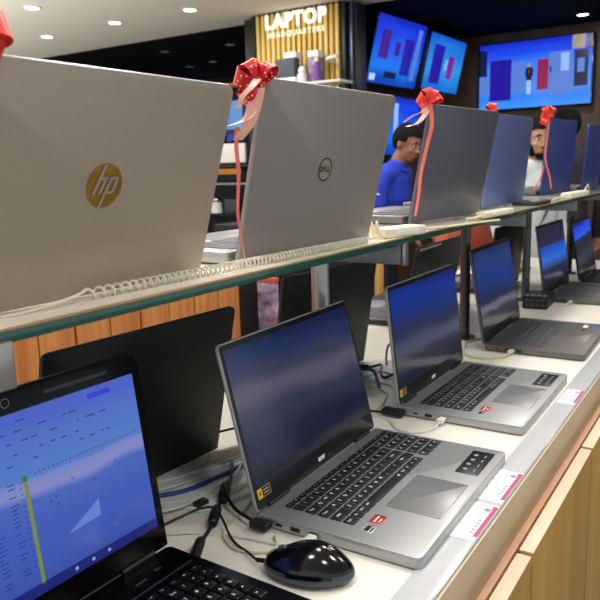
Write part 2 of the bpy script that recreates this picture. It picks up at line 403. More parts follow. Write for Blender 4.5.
def laptop(name, x, y, rot, lid, W, D, L, z, T=.018, sgn=1, body='silver', lidm='silver', bez='bezel', scr=None, keym='key', legm='legend',
           legends=False, r=.008, bez_w=(.007, .010, .026), lid_t=.006, kb=None, tp=None, edge=None, hinge_z=None, padm='pad', keys=True, rc_lid=None, port_side=True, kgap=.0028, lgs=.45):
    a = Vector((-math.sin(rot), math.cos(rot), 0)); o = Vector((x, y, z))+a*(W/2)
    root = empty(name, o, (PI/2 if sgn > 0 else -PI/2)+rot)
    gapb = .001 if sgn > 0 else .012
    hz = T if hinge_z is None else hinge_z
    # deck
    b = MB(); b.slab(W, D-gapb, .0025, T, r, .0015, 0, 6, None, 0, -(D+gapb)/2, rc=(r*.5, r*.5, r*1.2, r*1.2))
    base = b.build('base', M[body], root)
    for sx in (-1, 1):
        for yy in (-.03, -D+.03): b = MB(); b.slab(.03, .008, 0, .0027, .003, .0005, 0, 3, None, sx*(W/2-.04), yy); b.build('rubber_foot', M['matte_black'], base)
    if keys:
        kx0, kx1, ky0, ky1 = kb or (-W/2+.03, W/2-.03, -.028, -.128)
        keyboard(base, kx0, kx1, ky0, ky1, T, M[keym], M[legm], legends=legends, gap=kgap, ls=lgs)
        tx0, tx1, ty0, ty1 = tp or (-.075, .045, -.142, -.222)
        b = MB(); b.slab(tx1-tx0, ty0-ty1, T-.0003, T+.00015, .003, .0001, 1, 4, None, (tx0+tx1)/2, (ty0+ty1)/2)
        b.slab(tx1-tx0-.0016, ty0-ty1-.0016, T-.0002, T+.00025, .003, .00005, 0, 4, None, (tx0+tx1)/2, (ty0+ty1)/2)
        b.build('touchpad', [M[padm], M['pad_line']], base)
    if port_side:
        s = -1
        b = MB()
        for yy, w, h in ((-.034, .009, .003), (-.060, .014, .0055), (-.088, .013, .006)) if sgn > 0 else ((-D+.05, .009, .003), (-D+.075, .014, .0055), (-D+.1, .006, .006)):
            xs = s*W/2 if sgn > 0 else W/2
            b.box((xs-.0012, yy-w/2, T*.52-h/2), (xs+.0012, yy+w/2, T*.52+h/2), 0, .0004)
        if sgn < 0:
            for yy, w, h in ((-D+.05, .009, .003), (-D+.075, .014, .0055), (-D+.1, .006, .006)):
                b.box((-W/2-.0012, yy-w/2, T*.52-h/2), (-W/2+.0012, yy+w/2, T*.52+h/2), 0, .0004)
        b.build('ports', M['port'], base)
    # hinge barrels
    b = MB()
    if sgn > 0:
        for sx in (-1, 1): b = MB(); b.cyl((sx*W*.36-.025, .0, hz+.0005), .0042, .05, 0, 12, 'X'); b.build('hinge', M['matte_black'], root)
    else:
        for sx in (-1, 1): b = MB(); b.cyl((sx*W*.36-.025, -.006, T-.003), .0045, .05, 0, 12, 'X'); b.build('hinge', M['matte_black'], root)
    # lid: built in its own frame, X right, Z up along the lid, Y to the back
    rcl = rc_lid if rc_lid is not None else r
    X90 = Matrix.Rotation(PI/2, 4, 'X')          # slab's XY -> XZ, its z -> -y
    b = MB(); b.slab(W, L, -lid_t, 0, rcl, .0012, 0, 6, X90, 0, L/2, rc=(rcl, rcl, .003, .003))
    if edge: pass
    lo = b.build('lid', M[lidm], root, (0, 0, hz)); lo.rotation_euler = (PI/2-lid, 0, 0)
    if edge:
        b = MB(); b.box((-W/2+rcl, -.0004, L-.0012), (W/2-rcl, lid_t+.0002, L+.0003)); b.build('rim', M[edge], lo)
    sd, tp_, bt = bez_w
    b = MB(); b.slab(W-.003, L-.003, -.0004, .0009, max(rcl-.0015, .002), .0004, 0, 6, X90, 0, L/2)
    bz = b.build('bezel', M[bez], lo)
    if scr is not None:
        b = MB(); b.quad((-W/2+sd, -.0012, bt), (W/2-sd, -.0012, bt), (W/2-sd, -.0012, L-tp_), (-W/2+sd, -.0012, L-tp_))
        b.build('screen', scr, lo)
    b = MB(); b.cyl((0, -.0010, L-tp_*.5), .0016, -.0006, 0, 12, 'Y'); b.build('webcam', M['port'], lo)
    return root, base, lo

XF = Matrix.Rotation(PI/2, 4, 'X')     # text in the XZ plane, read from -Y
XB = Matrix.Rotation(PI, 4, 'Z') @ XF  # text in the XZ plane, read from +Y (the lid's back)

# wallpapers of the lit displays; both acer ones also carry painted reflections
S_A = screen_mat('wallpaper_sheen_first_acer', [(0, (18, 22, 46)), (.22, (30, 36, 66)), (.42, (58, 62, 86)), (.60, (104, 100, 120)), (.74, (62, 70, 100)), (.88, (34, 54, 104)), (1, (24, 38, 84))], .62, .10, .14)
S_B = screen_mat('wallpaper_sheen_second_acer', [(0, (24, 28, 48)), (.2, (34, 40, 62)), (.36, (78, 86, 112)), (.52, (46, 56, 92)), (.72, (30, 58, 142)), (.9, (24, 56, 160)), (1, (22, 42, 120))], .7, .06, .12)
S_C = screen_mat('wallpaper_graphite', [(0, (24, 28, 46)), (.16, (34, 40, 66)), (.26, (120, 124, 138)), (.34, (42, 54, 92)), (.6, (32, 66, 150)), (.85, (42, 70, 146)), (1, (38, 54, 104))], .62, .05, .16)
S_D = screen_mat('wallpaper_blue_band', [(0, (18, 22, 40)), (.26, (32, 40, 70)), (.34, (50, 84, 150)), (.44, (36, 110, 214)), (.64, (26, 76, 196)), (.70, (38, 42, 70)), (1, (34, 36, 60))], .9, 0, .05)
S_E = screen_mat('wallpaper_far', [(0, (18, 20, 32)), (.3, (54, 60, 74)), (.5, (34, 40, 60)), (.68, (30, 40, 70)), (.72, (26, 92, 236)), (.9, (24, 70, 226)), (1, (20, 30, 120))], .9, -.1, .1)

def acer_marks(root, base, lo, W, T):
    b = MB(); b.text('acer', .0120, Matrix.Translation((-.004, -.0013, .0135)) @ XF, 0, .03, space=.95); b.build('maker_logo', M['logo_white'], lo)
    b = MB(); x = -W/2+.0075
    b.box((x, -.0014, .0150), (x+.0105, -.0010, .0290), 0)
    for p, q in (((x+.0105, .0150), (x+.030, .0156)), ((x+.0105, .0284), (x+.030, .0290)), ((x+.0294, .0150), (x+.030, .0290))): b.box((p[0], -.0014, p[1]), (q[0], -.0010, q[1]), 0)
    for i in range(2): b.box((x+.0135, -.0014, .0185+i*.0045), (x+.026, -.0010, .0205+i*.0045), 1)
    b.text('A', .009, Matrix.Translation((x+.005, -.0015, .0215)) @ XF, 2, .02)
    b.build('energy_sticker', [M['yellow'], M['ink'], M['port']], lo)
    # palm rest stickers
    b = MB(); b.slab(.092, .036, T, T+.0004, .002, .0001, 0, 3, None, .117, -.206)
    for i in range(4): b.cyl((.088+i*.019, -.199+.001*(i % 2), T+.00045), .0038, .0001, 1, 12); b.box((.083+i*.019, -.2145, T+.00045), (.093+i*.019, -.2125, T+.0005), 1)
    b.build('feature_sticker', [M['sticker_black'], M['ink']], base)
    b = MB(); b.slab(.022, .017, T, T+.0005, .001, .0001, 0, 3, None, -.119, -.150)
    b.box((-.128, -.1495, T+.0005), (-.111, -.1475, T+.0007), 1); b.box((-.127, -.1555, T+.0005), (-.116, -.1540, T+.0007), 1); b.box((-.1085, -.158, T+.0005), (-.1105, -.142, T+.0006), 2)
    b.build('red_sticker', [M['sticker_red'], M['card'], M['port']], base)
    b = MB(); b.slab(.020, .017, T, T+.0005, .001, .0001, 0, 3, None, -.146, -.150)
    b.box((-.154, -.152, T+.0005), (-.140, -.146, T+.0007), 1); b.box((-.154, -.1565, T+.0005), (-.143, -.1545, T+.0007), 1); b.box((-.138, -.157, T+.0005), (-.1365, -.149, T+.0007), 2)
    b.build('grey_sticker', [M['sticker_grey'], M['port'], M['sticker_red']], base)
    for o in base.children:
        pass

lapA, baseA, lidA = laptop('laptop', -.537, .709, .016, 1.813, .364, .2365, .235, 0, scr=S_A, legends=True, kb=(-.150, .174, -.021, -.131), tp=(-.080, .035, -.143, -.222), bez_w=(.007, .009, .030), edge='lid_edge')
acer_marks(lapA, baseA, lidA, .364, .018)
tag(lapA, 'silver laptop in front with dark screen, yellow sticker and black mouse beside it', 'laptop', 'open laptops facing the aisle')
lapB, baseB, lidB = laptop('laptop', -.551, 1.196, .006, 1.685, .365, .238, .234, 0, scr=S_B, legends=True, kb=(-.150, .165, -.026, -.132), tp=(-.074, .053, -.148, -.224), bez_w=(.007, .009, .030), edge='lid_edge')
acer_marks(lapB, baseB, lidB, .365, .018)
tag(lapB, 'second silver laptop back with black keys, blue screen and white plug in its side', 'laptop', 'open laptops facing the aisle')
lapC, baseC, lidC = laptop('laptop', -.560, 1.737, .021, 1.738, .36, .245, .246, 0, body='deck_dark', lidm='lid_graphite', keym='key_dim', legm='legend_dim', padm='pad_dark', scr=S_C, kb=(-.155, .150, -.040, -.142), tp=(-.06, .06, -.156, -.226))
b = MB(); b.box((-.15, -.026, .018), (.15, -.010, .0184), 0); b.build('speaker_grille', M['lid_graphite'], baseC)
b = MB(); b.box((.075, -.199, .018), (.115, -.193, .0184), 0); b.box((.115, -.2, .018), (.145, -.188, .0184), 1); b.box((.105, -.222, .018), (.14, -.212, .0184), 2); b.build('stickers', [M['sticker_black'], M['card'], M['blue_sticker']], baseC)
tag(lapC, 'grey laptop with graphite deck and bluish screen before the power strip', 'laptop', 'open laptops facing the aisle')
lapD, baseD, lidD = laptop('laptop', -.588, 2.471, -.017, 1.716, .36, .245, .244, 0, body='deck_dark', lidm='lid_graphite', keym='key_dim', padm='pad_dark', scr=S_D, kb=(-.15, .15, -.040, -.142))
tag(lapD, 'dark laptop with a bright blue band across its screen by the right edge', 'laptop', 'open laptops facing the aisle')
lapE, baseE, lidE = laptop('laptop', -.549, 2.86, .001, 1.754, .34, .235, .23, 0, body='matte_black', lidm='matte_black', scr=S_E)
tag(lapE, 'farthest black laptop in the lower row with vivid blue at its screen top', 'laptop', 'open laptops facing the aisle')

# --- the near black laptop with the spreadsheet
S_F = screen_mat('spreadsheet_blue', [(0, (62, 86, 178)), (.3, (66, 96, 192)), (.50, (74, 104, 196)), (.565, (136, 142, 206)), (.615, (124, 138, 206)), (.64, (82, 126, 206)), (.8, (78, 116, 204)), (1, (70, 98, 204))], .84, .03, .08, .10)
FW, FL, FD, FT = .358, .247, .245, .022
lapF, baseF, lidF = laptop('laptop', -.592, .224, -.027, 1.709, FW, FD, FL, 0, T=FT, body='piano', lidm='piano', bez='piano', keym='key_gloss', scr=S_F, legends=True, r=.017, rc_lid=.018, lid_t=.011,
   kb=(-.158, .166, -.060, -.168), bez_w=(.0125, .0245, .030), kgap=.0036, padm='pad_line', lgs=.42)
tag(lapF, 'glossy black laptop nearest the camera showing a blue spreadsheet', 'laptop', 'open laptops facing the aisle')
x0, x1, zb, zt = -FW/2+.0125, FW/2-.0125, .030, FL-.0245
b = MB(); yq = -.0015
def rect(ax, az, bx, bz, mi): b.quad((ax, yq, az), (bx, yq, az), (bx, yq, bz), (ax, yq, bz), mi, uv=False)
rect(x0, zb, x1, zb+.0115, 0)                                   # task bar
for i in range(9): rect(.045+i*.0075, zb+.004, .049+i*.0075, zb+.0075, 1 if i % 3 else 5)
rect(.004, .040, .0085, .150, 2); rect(.003, .150, .009, .156, 3)     # highlighted column
rect(.098, zt-.0125, .130, zt-.0065, 4)                                # account pill
rnd = random.Random(3)
for z_, xs in ((zt-.010, (-.155, .02)), (zt-.020, (-.16, .085)), (zt-.031, (-.165, .12)), (zt-.043, (-.165, .10)), (zt-.053, (-.165, .12))):
    x = xs[0]
    while x < xs[1]:
        w = rnd.uniform(.003, .013)
        if rnd.random() < .62: rect(x, z_, x+w, z_+.0015, 1)
        x += w+rnd.uniform(.003, .012)
for z_ in [zt-.071-.0043*i for i in range(24)]:                        # rows of figures left of the column
    for cx_ in (-.150, -.128, -.104, -.080, -.055, -.036, -.014):
        if rnd.random() < .8 and z_ > .044: rect(cx_, z_, cx_+rnd.uniform(.004, .011), z_+.0012, 1)
for z_ in [.15-.006*i for i in range(16)]:
    if z_ > .046: rect(-.0005, z_, .0015, z_+.0013, 1)
for i in range(26): rect(.018+i*.0055, zt-.0685, .020+i*.0055, zt-.0672, 1)   # column letters
for cx_, z_ in ((.030, .118), (.037, .121), (.038, .113), (.075, .105), (.088, .120), (.110, .110), (.060, .132), (.12, .13)): rect(cx_, z_, cx_+.0022, z_+.0018, 1)
b.quad((.045, yq, .076), (.089, yq, .079), (.090, yq, .098), (.089, yq, .098), 6, uv=False)  # folded pale wedge of the wallpaper
b.build('spreadsheet', [flat_emit('ui_taskbar', (24, 34, 120), .8), flat_emit('ui_text', (34, 52, 150), .8), flat_emit('ui_olive', (128, 150, 62), .75), flat_emit('ui_green', (54, 120, 70), .75),
        flat_emit('ui_pill', (40, 52, 214), .9), flat_emit('ui_icon', (190, 205, 250), .8), flat_emit('ui_wedge', (104, 136, 222), .8)], lidF)
b = MB()
for i in range(24):
    a0, a1 = 2*PI*i/24, 2*PI*(i+1)/24; c = (0.0, -.0017, FL-.0125); R1, R2 = .0042, .0050
    b.add([(c[0]+R1*math.cos(a0), c[1], c[2]+R1*math.sin(a0)), (c[0]+R2*math.cos(a0), c[1], c[2]+R2*math.sin(a0)), (c[0]+R2*math.cos(a1), c[1], c[2]+R2*math.sin(a1)), (c[0]+R1*math.cos(a1), c[1], c[2]+R1*math.sin(a1))], [(0, 1, 2, 3)])
b.build('webcam_ring', M['ink'], lidF)
b = MB(); b.slab(.085, .004, 0, .0006, .002, .0002, 0, 3, Matrix.Translation((.088, -.0004, FL-.0135)) @ XF); b.text('HD', .006, Matrix.Translation((.150, -.0006, FL-.011)) @ XF, 1); b.build('bezel_sheen_and_print', [M['rubber'], M['ink']], lidF)  # grey bar drawn in as a gloss reflection, beside the HD print
b = MB(); b.cyl((-FW/2+.025, .0075, FT-.0055), .0095, FW-.05, 0, 20, 'X'); b.build('hinge_bar', M['matte_black'], lapF)
b = MB(); b.box((-FW/2+.02, -.050, FT), (FW/2-.012, -.0488, FT+.0005), 0); b.build('deck_ridge', M['rubber'], baseF)
b = MB(); b.box((.128, -.030, FT), (.138, -.027, FT+.0002)); b.box((.095, -.034, FT), (.112, -.031, FT+.0002)); b.build('status_icons', M['rubber'], baseF)

# --- upper shelf
S = .3602
def emblem_hp(lo, cx, cz, y):
    b = MB(); R = .0212
    bm = bmesh.new(); bmesh.ops.create_circle(bm, cap_ends=True, radius=R, segments=48)
    b.bm(bm, 0, Matrix.Translation((cx, y, cz)) @ XB, False)
    T = Matrix.Translation((cx, y+.0006, cz)) @ XB
    sl = .42
    def para(s0, s1, t0, t1, mi=1):
        f = lambda s, t: (s+t*sl, t, 0)
        b.add([f(s0, t0), f(s1, t0), f(s1, t1), f(s0, t1)], [(0, 1, 2, 3)], mi, False, T)
    w = .0034
    para(-.0115, -.0115+w, -.0081, .0203)                 # h: ascender up to the rim
    para(-.0041, -.0041+w, -.0081, .0065); para(-.0115+w, -.0008, .0053, .0084)   # h: arch and leg
    para(.0023, .0023+w, -.0206, .0065)                   # p: stem down to the rim
    para(.0102, .0102+w, -.0055, .0065); para(.0023, .0120, .0053, .0084); para(.0023, .0130, -.0081, -.0053)
    b.build('maker_emblem', [M['gold'], M['logo_grey']], lo)
def emblem_dell(lo, cx, cz, y, R=.0160):
    b = MB(); T = Matrix.Translation((cx, y, cz)) @ XB
    n = 48; R2 = R*.91; vs = []
    for k in range(n):
        a = 2*PI*k/n; vs += [(R*math.cos(a), R*math.sin(a), .0006), (R2*math.cos(a), R2*math.sin(a), .0006)]
    b.add(vs, [(2*k, 2*((k+1) % n), 2*((k+1) % n)+1, 2*k+1) for k in range(n)], 0, False, T)
    bm = bmesh.new(); bmesh.ops.create_circle(bm, cap_ends=True, radius=R2, segments=48); b.bm(bm, 1, T, False)
    b.text('D', .0107, T @ Matrix.Translation((-.0090, 0, .0007)), 0, .02); b.text('E', .0107, T @ Matrix.Translation((-.0030, .0010, .0007)) @ Matrix.Rotation(-.5, 4, 'Z'), 0, .02)
    b.text('LL', .0107, T @ Matrix.Translation((.0064, 0, .0007)), 0, .02, space=.9)
    b.build('maker_emblem', [M['dell_ring'], M['logo_fill']], lo)
UP = {}
def upper(key, args, lidm, label, body='silver', z=S, edge=None, km='key_silver'):
    W = args[4]
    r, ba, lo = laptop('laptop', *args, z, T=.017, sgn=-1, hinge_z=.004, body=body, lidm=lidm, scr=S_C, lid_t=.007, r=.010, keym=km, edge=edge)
    tag(r, label, 'laptop', 'laptops on the glass shelf with their backs to the aisle'); UP[key] = (r, ba, lo, args, z); return r, ba, lo
_, _, loH = upper('hp', (-.549, .297, -.006, 1.872, .324, .225, .214), 'lid_warm', 'big silver laptop on the glass shelf with a round gold emblem', edge='lid_edge')
emblem_hp(loH, .0015, .1105, .0075)
_, _, loD = upper('dell', (-.539, .684, -.040, 1.805, .325, .226, .225), 'lid_dell', 'grey laptop on the glass shelf with a round ring emblem and patterned red bow')
emblem_dell(loD, .003, .1165, .0075)
upper('u3', (-.581, 1.300, -.092, 1.768, .327, .226, .233), 'lid_graphite', 'dark grey laptop on the glass shelf right of the man in the blue polo', body='deck_dark', km='key_dim')
upper('u4', (-.593, 1.784, -.040, 1.671, .323, .226, .238), 'lid_blue_sheen', 'slate blue reflecting laptop on the glass shelf just left of the bearded man', body='deck_dark', z=S, km='key_dim')
upper('u5', (-.638, 2.550, -.080, 1.640, .330, .226, .262), 'lid_navy_sheen', 'navy blue reflecting laptop on the far shelf between bearded man and dark haired person', body='deck_dark', z=S, km='key_dim')
upper('u6', (-.572, 2.895, .0, 1.641, .330, .226, .250), 'lid_navy_sheen', 'blue reflecting laptop at the far end of the shelf, cut by the right edge', body='deck_dark', z=S, km='key_dim')

# --- back half of the counter: laptops turned away
def back(args, label, lidm='matte_black'):
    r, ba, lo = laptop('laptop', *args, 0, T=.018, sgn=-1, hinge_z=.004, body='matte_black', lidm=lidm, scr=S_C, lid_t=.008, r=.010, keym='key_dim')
    tag(r, label, 'laptop', 'black laptops on the far side of the counter'); return r, ba, lo
back((-.786, .534, -.065, 1.788, .357, .24, .264), 'matte black laptop turned away behind the blue spreadsheet laptop')
back((-.837, 1.165, -.112, 1.734, .345, .24, .262), 'black laptop turned away behind the front silver laptop and chrome post')
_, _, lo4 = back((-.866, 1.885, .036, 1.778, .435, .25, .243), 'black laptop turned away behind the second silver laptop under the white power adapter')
back((-.804, 2.511, -.021, 1.665, .358, .24, .245), 'black laptop turned away behind the grey laptop, between two dark posts')
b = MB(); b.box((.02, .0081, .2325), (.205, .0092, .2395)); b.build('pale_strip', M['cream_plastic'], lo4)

# ------------------------------------------------------------------ glass shelves and their posts
def shelf(y0, y1, xf, xb, z0, z1, top, label):
    r = empty('glass_shelf', ((xf+xb)/2, (y0+y1)/2, z0)); hx = (xf-xb)/2; hy = (y1-y0)/2; t = z1-z0
    b = MB(); b.box((-hx, -hy, 0), (hx-.0022, hy, t), 0, .001); b.build('pane', M[top], r)
    b = MB(); b.box((hx-.0022, -hy, 0), (hx, hy, t-.0022), 0, .0006); b.box((-hx-.0005, -hy, 0), (-hx, hy, t-.001), 0); b.box((-hx+.001, -hy, -.0006), (hx-.003, hy, -.0001), 0)
    b.build('green_edge', M['glass_edge'], r)
    b = MB(); b.box((hx-.0030, -hy, t-.0021), (hx+.0001, hy, t+.0001), 0, .0004); b.build('amber_rim', M['glass_rim'], r)
    tag(r, label, 'shelf'); return r
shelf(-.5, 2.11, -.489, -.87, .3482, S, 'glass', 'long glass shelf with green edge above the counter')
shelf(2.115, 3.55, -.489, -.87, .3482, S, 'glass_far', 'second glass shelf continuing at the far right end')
post_lab = ['hidden', 'thick chrome post behind the front silver laptop screen, carrying the glass shelf', 'dark steel post between the second silver laptop and the grey laptop', 'steel post rising behind the black power strip', 'farthest thin steel post beside the last lower laptop']
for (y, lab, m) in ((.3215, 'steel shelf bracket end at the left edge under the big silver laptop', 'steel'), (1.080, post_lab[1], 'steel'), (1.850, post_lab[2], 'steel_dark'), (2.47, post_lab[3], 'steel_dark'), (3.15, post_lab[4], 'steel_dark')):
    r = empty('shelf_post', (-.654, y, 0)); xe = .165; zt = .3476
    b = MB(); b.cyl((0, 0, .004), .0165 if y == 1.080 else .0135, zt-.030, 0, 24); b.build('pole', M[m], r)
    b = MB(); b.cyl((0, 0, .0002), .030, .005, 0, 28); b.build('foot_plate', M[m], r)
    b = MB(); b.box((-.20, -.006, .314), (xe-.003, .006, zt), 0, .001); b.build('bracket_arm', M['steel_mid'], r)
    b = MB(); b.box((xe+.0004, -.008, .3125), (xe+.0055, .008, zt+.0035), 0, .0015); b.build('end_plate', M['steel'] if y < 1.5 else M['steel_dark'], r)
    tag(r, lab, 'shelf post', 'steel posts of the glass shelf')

# ------------------------------------------------------------------ coiled security cord and boxes on the shelf
b = MB()
A, B_ = Vector((-.5265, .442, S+.0062)), Vector((-.503, .972, S+.0062))
pts = []; turns = 66; N = turns*10
ax = (B_-A).normalized(); up = Vector((0, 0, 1)); sd = ax.cross(up)
ease = lambda t: t**1.16                # the turns lie wider apart at the near end
for i in range(N+1):
    t = i/N; a = 2*PI*turns*(ease(t) if True else t)
    p = A+(B_-A)*t
    pts.append(p+up*.0048*math.cos(a)+sd*.0048*math.sin(a))
b.tube(pts, .00130, 0, 6, smooth_steps=0)
b.tube([A+Vector((0, 0, .005)), A+Vector((.004, -.02, .001)), A+Vector((.002, -.07, -.004)), A+Vector((-.006, -.12, -.0048)), A+Vector((-.008, -.22, -.0048))], .0014, 0, 6)
b.tube([B_, B_+Vector((.004, .018, 0)), B_+Vector((.003, .032, -.002)), B_+Vector((.004, .05, -.004))], .0014, 0, 6)
tag(b.build('coiled_cord', M['coil']), 'pearly coiled security cord lying along the edge of the glass shelf', 'cord')
def hub(c, rz, size, label, cables):
    r = empty('alarm_box', c, rz); w, d, h = size
    b = MB(); b.box((-w/2, -d/2, 0), (w/2, d/2, h), 0, .004, None, 3); b.build('housing', M['cream_plastic'], r)
    b = MB(); b.box((-w*.3, -d/2-.0006, h*.25), (w*.3, -d/2+.001, h*.72), 0, .0003); b.build('recessed_panel', M['white_plastic'], r)
    for pts in cables:
        b = MB(); b.tube(pts, .0022, 0, 7); b.build('cable', M['cable_cream'], r)
    tag(r, label, 'alarm box', 'cream cable boxes on the shelf'); return r
hub((-.508, 1.098, S+.0003), 1.32, (.105, .04, .016), 'long cream alarm box with tangled wires left of the dark grey shelf laptop',
    [[(-.05, .0, .012), (-.058, -.004, .024), (-.066, -.010, .028), (-.070, -.014, .014), (-.064, -.020, .004)], [(-.05, .006, .008), (-.058, .010, .018), (-.066, .006, .008), (-.070, -.004, .0025)],
     [(-.05, .008, .014), (-.056, .016, .030), (-.052, .030, .036), (-.046, .045, .022), (-.044, .06, .003)], [(.05, .0, .010), (.09, -.002, .006), (.16, .004, .004), (.26, .008, .004), (.34, .012, .003)]])
hub((-.492, 1.585, S+.0003), 1.50, (.17, .026, .013), 'slim cream cable box in front of the slate blue reflecting shelf laptop', [[(-.083, 0, .008), (-.10, .0, .004), (-.12, .0, .004), (-.14, .01, .003)]])
hub((-.497, 2.45, S+.0003), 1.52, (.22, .034, .018), 'cream cable box on the far shelf before the navy reflecting laptop', [[(.1, 0, .012), (.15, .0, .03), (.2, .01, .034), (.26, .02, .02), (.3, .03, .003)], [(-.1, 0, .012), (-.15, .01, .006), (-.22, .01, .003)]])
b = MB(); b.slab(.07, .16, 0, .009, .01, .002, 0, 4); b.slab(.066, .156, .0092, .0102, .009, .0003, 1, 4)
o = b.build('tablet', [M['matte_black'], M['steel_dark']], None, (-.527, 2.03, S+.0003)); tag(o, 'flat dark tablet lying on the shelf below the bearded man', 'tablet')

# ------------------------------------------------------------------ ribbon bows
CR = Vector((.84, .543, 0)); CT = Vector((.53, -.84, .1)).normalized(); UPV = Vector((0, 0, 1))
def corner(key, side):
    r, ba, lo, a, z = UP[key]; x, y, rot, lid, W, D, L = a
    av = Vector((-math.sin(rot), math.cos(rot), 0)); bv = -Vector((math.cos(rot), math.sin(rot), 0)); l = bv*math.cos(lid)+UPV*math.sin(lid)
    return Vector((x, y, z+.004))+l*L+(av*W if side else Vector((0, 0, 0))), l
def bow(key, side, loops, size, red, back_m, label, tails, tail_w=.007, off=(0, 0, 0)):
    c, l = corner(key, side); c = c+Vector(off)
    r = empty('ribbon_bow', c)
    for ang, ln, wd, tilt in loops:
        d = CR*math.cos(ang)+UPV*math.sin(ang); n = CR*-math.sin(ang)+UPV*math.cos(ang)
        m = (CT*math.cos(tilt)+n*math.sin(tilt)).normalized(); wdir = (n*math.cos(tilt)-CT*math.sin(tilt)).normalized()
        ln *= size; h = ln*.34
        pts = [Vector((0, 0, 0)), d*ln*.35+m*h*.75, d*ln*.75+m*h, d*ln*1.0+m*h*.25, d*ln*.96-m*h*.45, d*ln*.65-m*h*.75, d*ln*.3-m*h*.45, Vector((0, 0, 0))]
        b = MB(); b.strip([p+CT*.004 for p in pts], lambda t, w=wdir: w, lambda t, w=wd*size: w*(.35+.65*math.sin(PI*min(max(t, 0), 1))**.7), 0, 6)
        b.build('loop', M[red], r)
    b = MB(); b.sphere((0, 0, 0), size*.13, 0, 1, 1, 1.2, 2, Matrix.Translation(CT*.005)); b.build('knot', M[red], r)
    for pts, w, m, tw in tails:
        P = [CR*p[0]+UPV*p[1]+CT*p[2] for p in pts]
        b = MB(); b.strip(P, lambda t, tw=tw: (CR*math.cos(tw*t)+CT*math.sin(tw*t)*.8).normalized(), lambda t, w=w: w*(1-.35*t), 0, 8); b.build('tail', M[m], r)
    tag(r, label, 'ribbon bow', 'red ribbon bows on the shelf laptops'); return r
bow('dell', 0, [(2.75, 1.0, .70, .5), (2.15, .95, .62, -.45), (3.75, .95, .62, .6), (.95, .85, .50, .5), (1.45, .75, .42, -.5), (3.2, .7, .45, .1)], .030, 'ribbon', 'ribbon_pink',
    'large patterned red bow with pink tails on the ring emblem laptop',
    [([(-.003, .004, .012), (-.010, -.006, .017), (-.020, -.016, .018), (-.026, -.028, .014)], .010, 'ribbon_pink', .4), ([(-.004, -.004, .006), (-.009, -.022, .008), (-.016, -.038, .010), (-.036, -.046, .010)], .018, 'ribbon_pink', .9), ([(-.004, -.006, .008), (-.008, -.027, .010), (-.015, -.046, .011), (-.028, -.062, .010)], .018, 'ribbon_pink', -.5),
     ([(-.028, -.048, .010), (-.030, -.070, .010), (-.029, -.10, .008), (-.032, -.145, .006), (-.029, -.175, .006), (-.026, -.198, .006)], .0055, 'ribbon_thin', 1.2)], off=(.003, -.004, -.010))
bow('u3', 0, [(2.6, .9, .8, .5), (1.9, 1.0, .75, -.4), (.5, .9, .75, .5), (1.2, .9, .7, .2), (3.5, .7, .7, -.5), (2.2, .6, .6, 0)], .027, 'ribbon_plain', 'ribbon_pink',
    'orange red bow with long salmon tail on the dark grey shelf laptop',
    [([(-.003, -.005, .006), (-.010, -.022, .010), (-.024, -.038, .012), (-.044, -.044, .012)], .013, 'ribbon_pink', .8), ([(-.006, -.005, .008), (-.016, -.018, .012), (-.032, -.024, .012), (-.050, -.036, .01)], .008, 'ribbon_pink', -.6),
     ([(.0, -.005, .008), (.003, -.04, .012), (-.006, -.08, .013), (-.017, -.13, .012), (-.021, -.17, .012), (-.028, -.212, .012)], .0085, 'ribbon_thin', .9)], off=(.003, -.004, .000))
bow('u4', 0, [(1.2, .8, .8, .4), (2.2, .8, .8, -.4), (.4, .7, .7, .4)], .021, 'ribbon_plain', 'ribbon_pink', 'small red bow on the slate blue reflecting shelf laptop',
    [([(0, -.004, .004), (-.006, -.04, .006), (-.016, -.09, .006), (-.024, -.14, .004)], .0065, 'ribbon_thin', .8)], off=(0, -.004, .006))
bow('u5', 0, [(1.9, 1.0, .8, .4), (1.2, 1.0, .75, -.4), (2.9, .7, .7, .4), (4.1, .9, .75, -.5), (.3, .5, .6, .5)], .034, 'ribbon_plain', 'ribbon_pink', 'red bow beside the bearded man on the navy reflecting shelf laptop',
    [([(.004, -.01, .004), (-.002, -.07, .006), (-.006, -.14, .008), (.010, -.20, .01), (.018, -.245, .01)], .0075, 'ribbon_thin', .6), ([(-.012, -.165, .01), (-.022, -.21, .012), (-.045, -.245, .012)], .007, 'ribbon_thin', .5)], off=(.004, -.010, .002))
bow('hp', 0, [(.4, .9, .8, .4), (1.3, .8, .8, -.4), (2.4, .9, .8, .4), (5.8, .7, .7, 0)], .030, 'ribbon_plain', 'ribbon_pink', 'red bow at the left edge on the big gold emblem laptop', [([(0, -.004, .004), (-.008, -.04, .006), (-.016, -.09, .004)], .007, 'ribbon_thin', .8)], off=(.0, .030, .006))

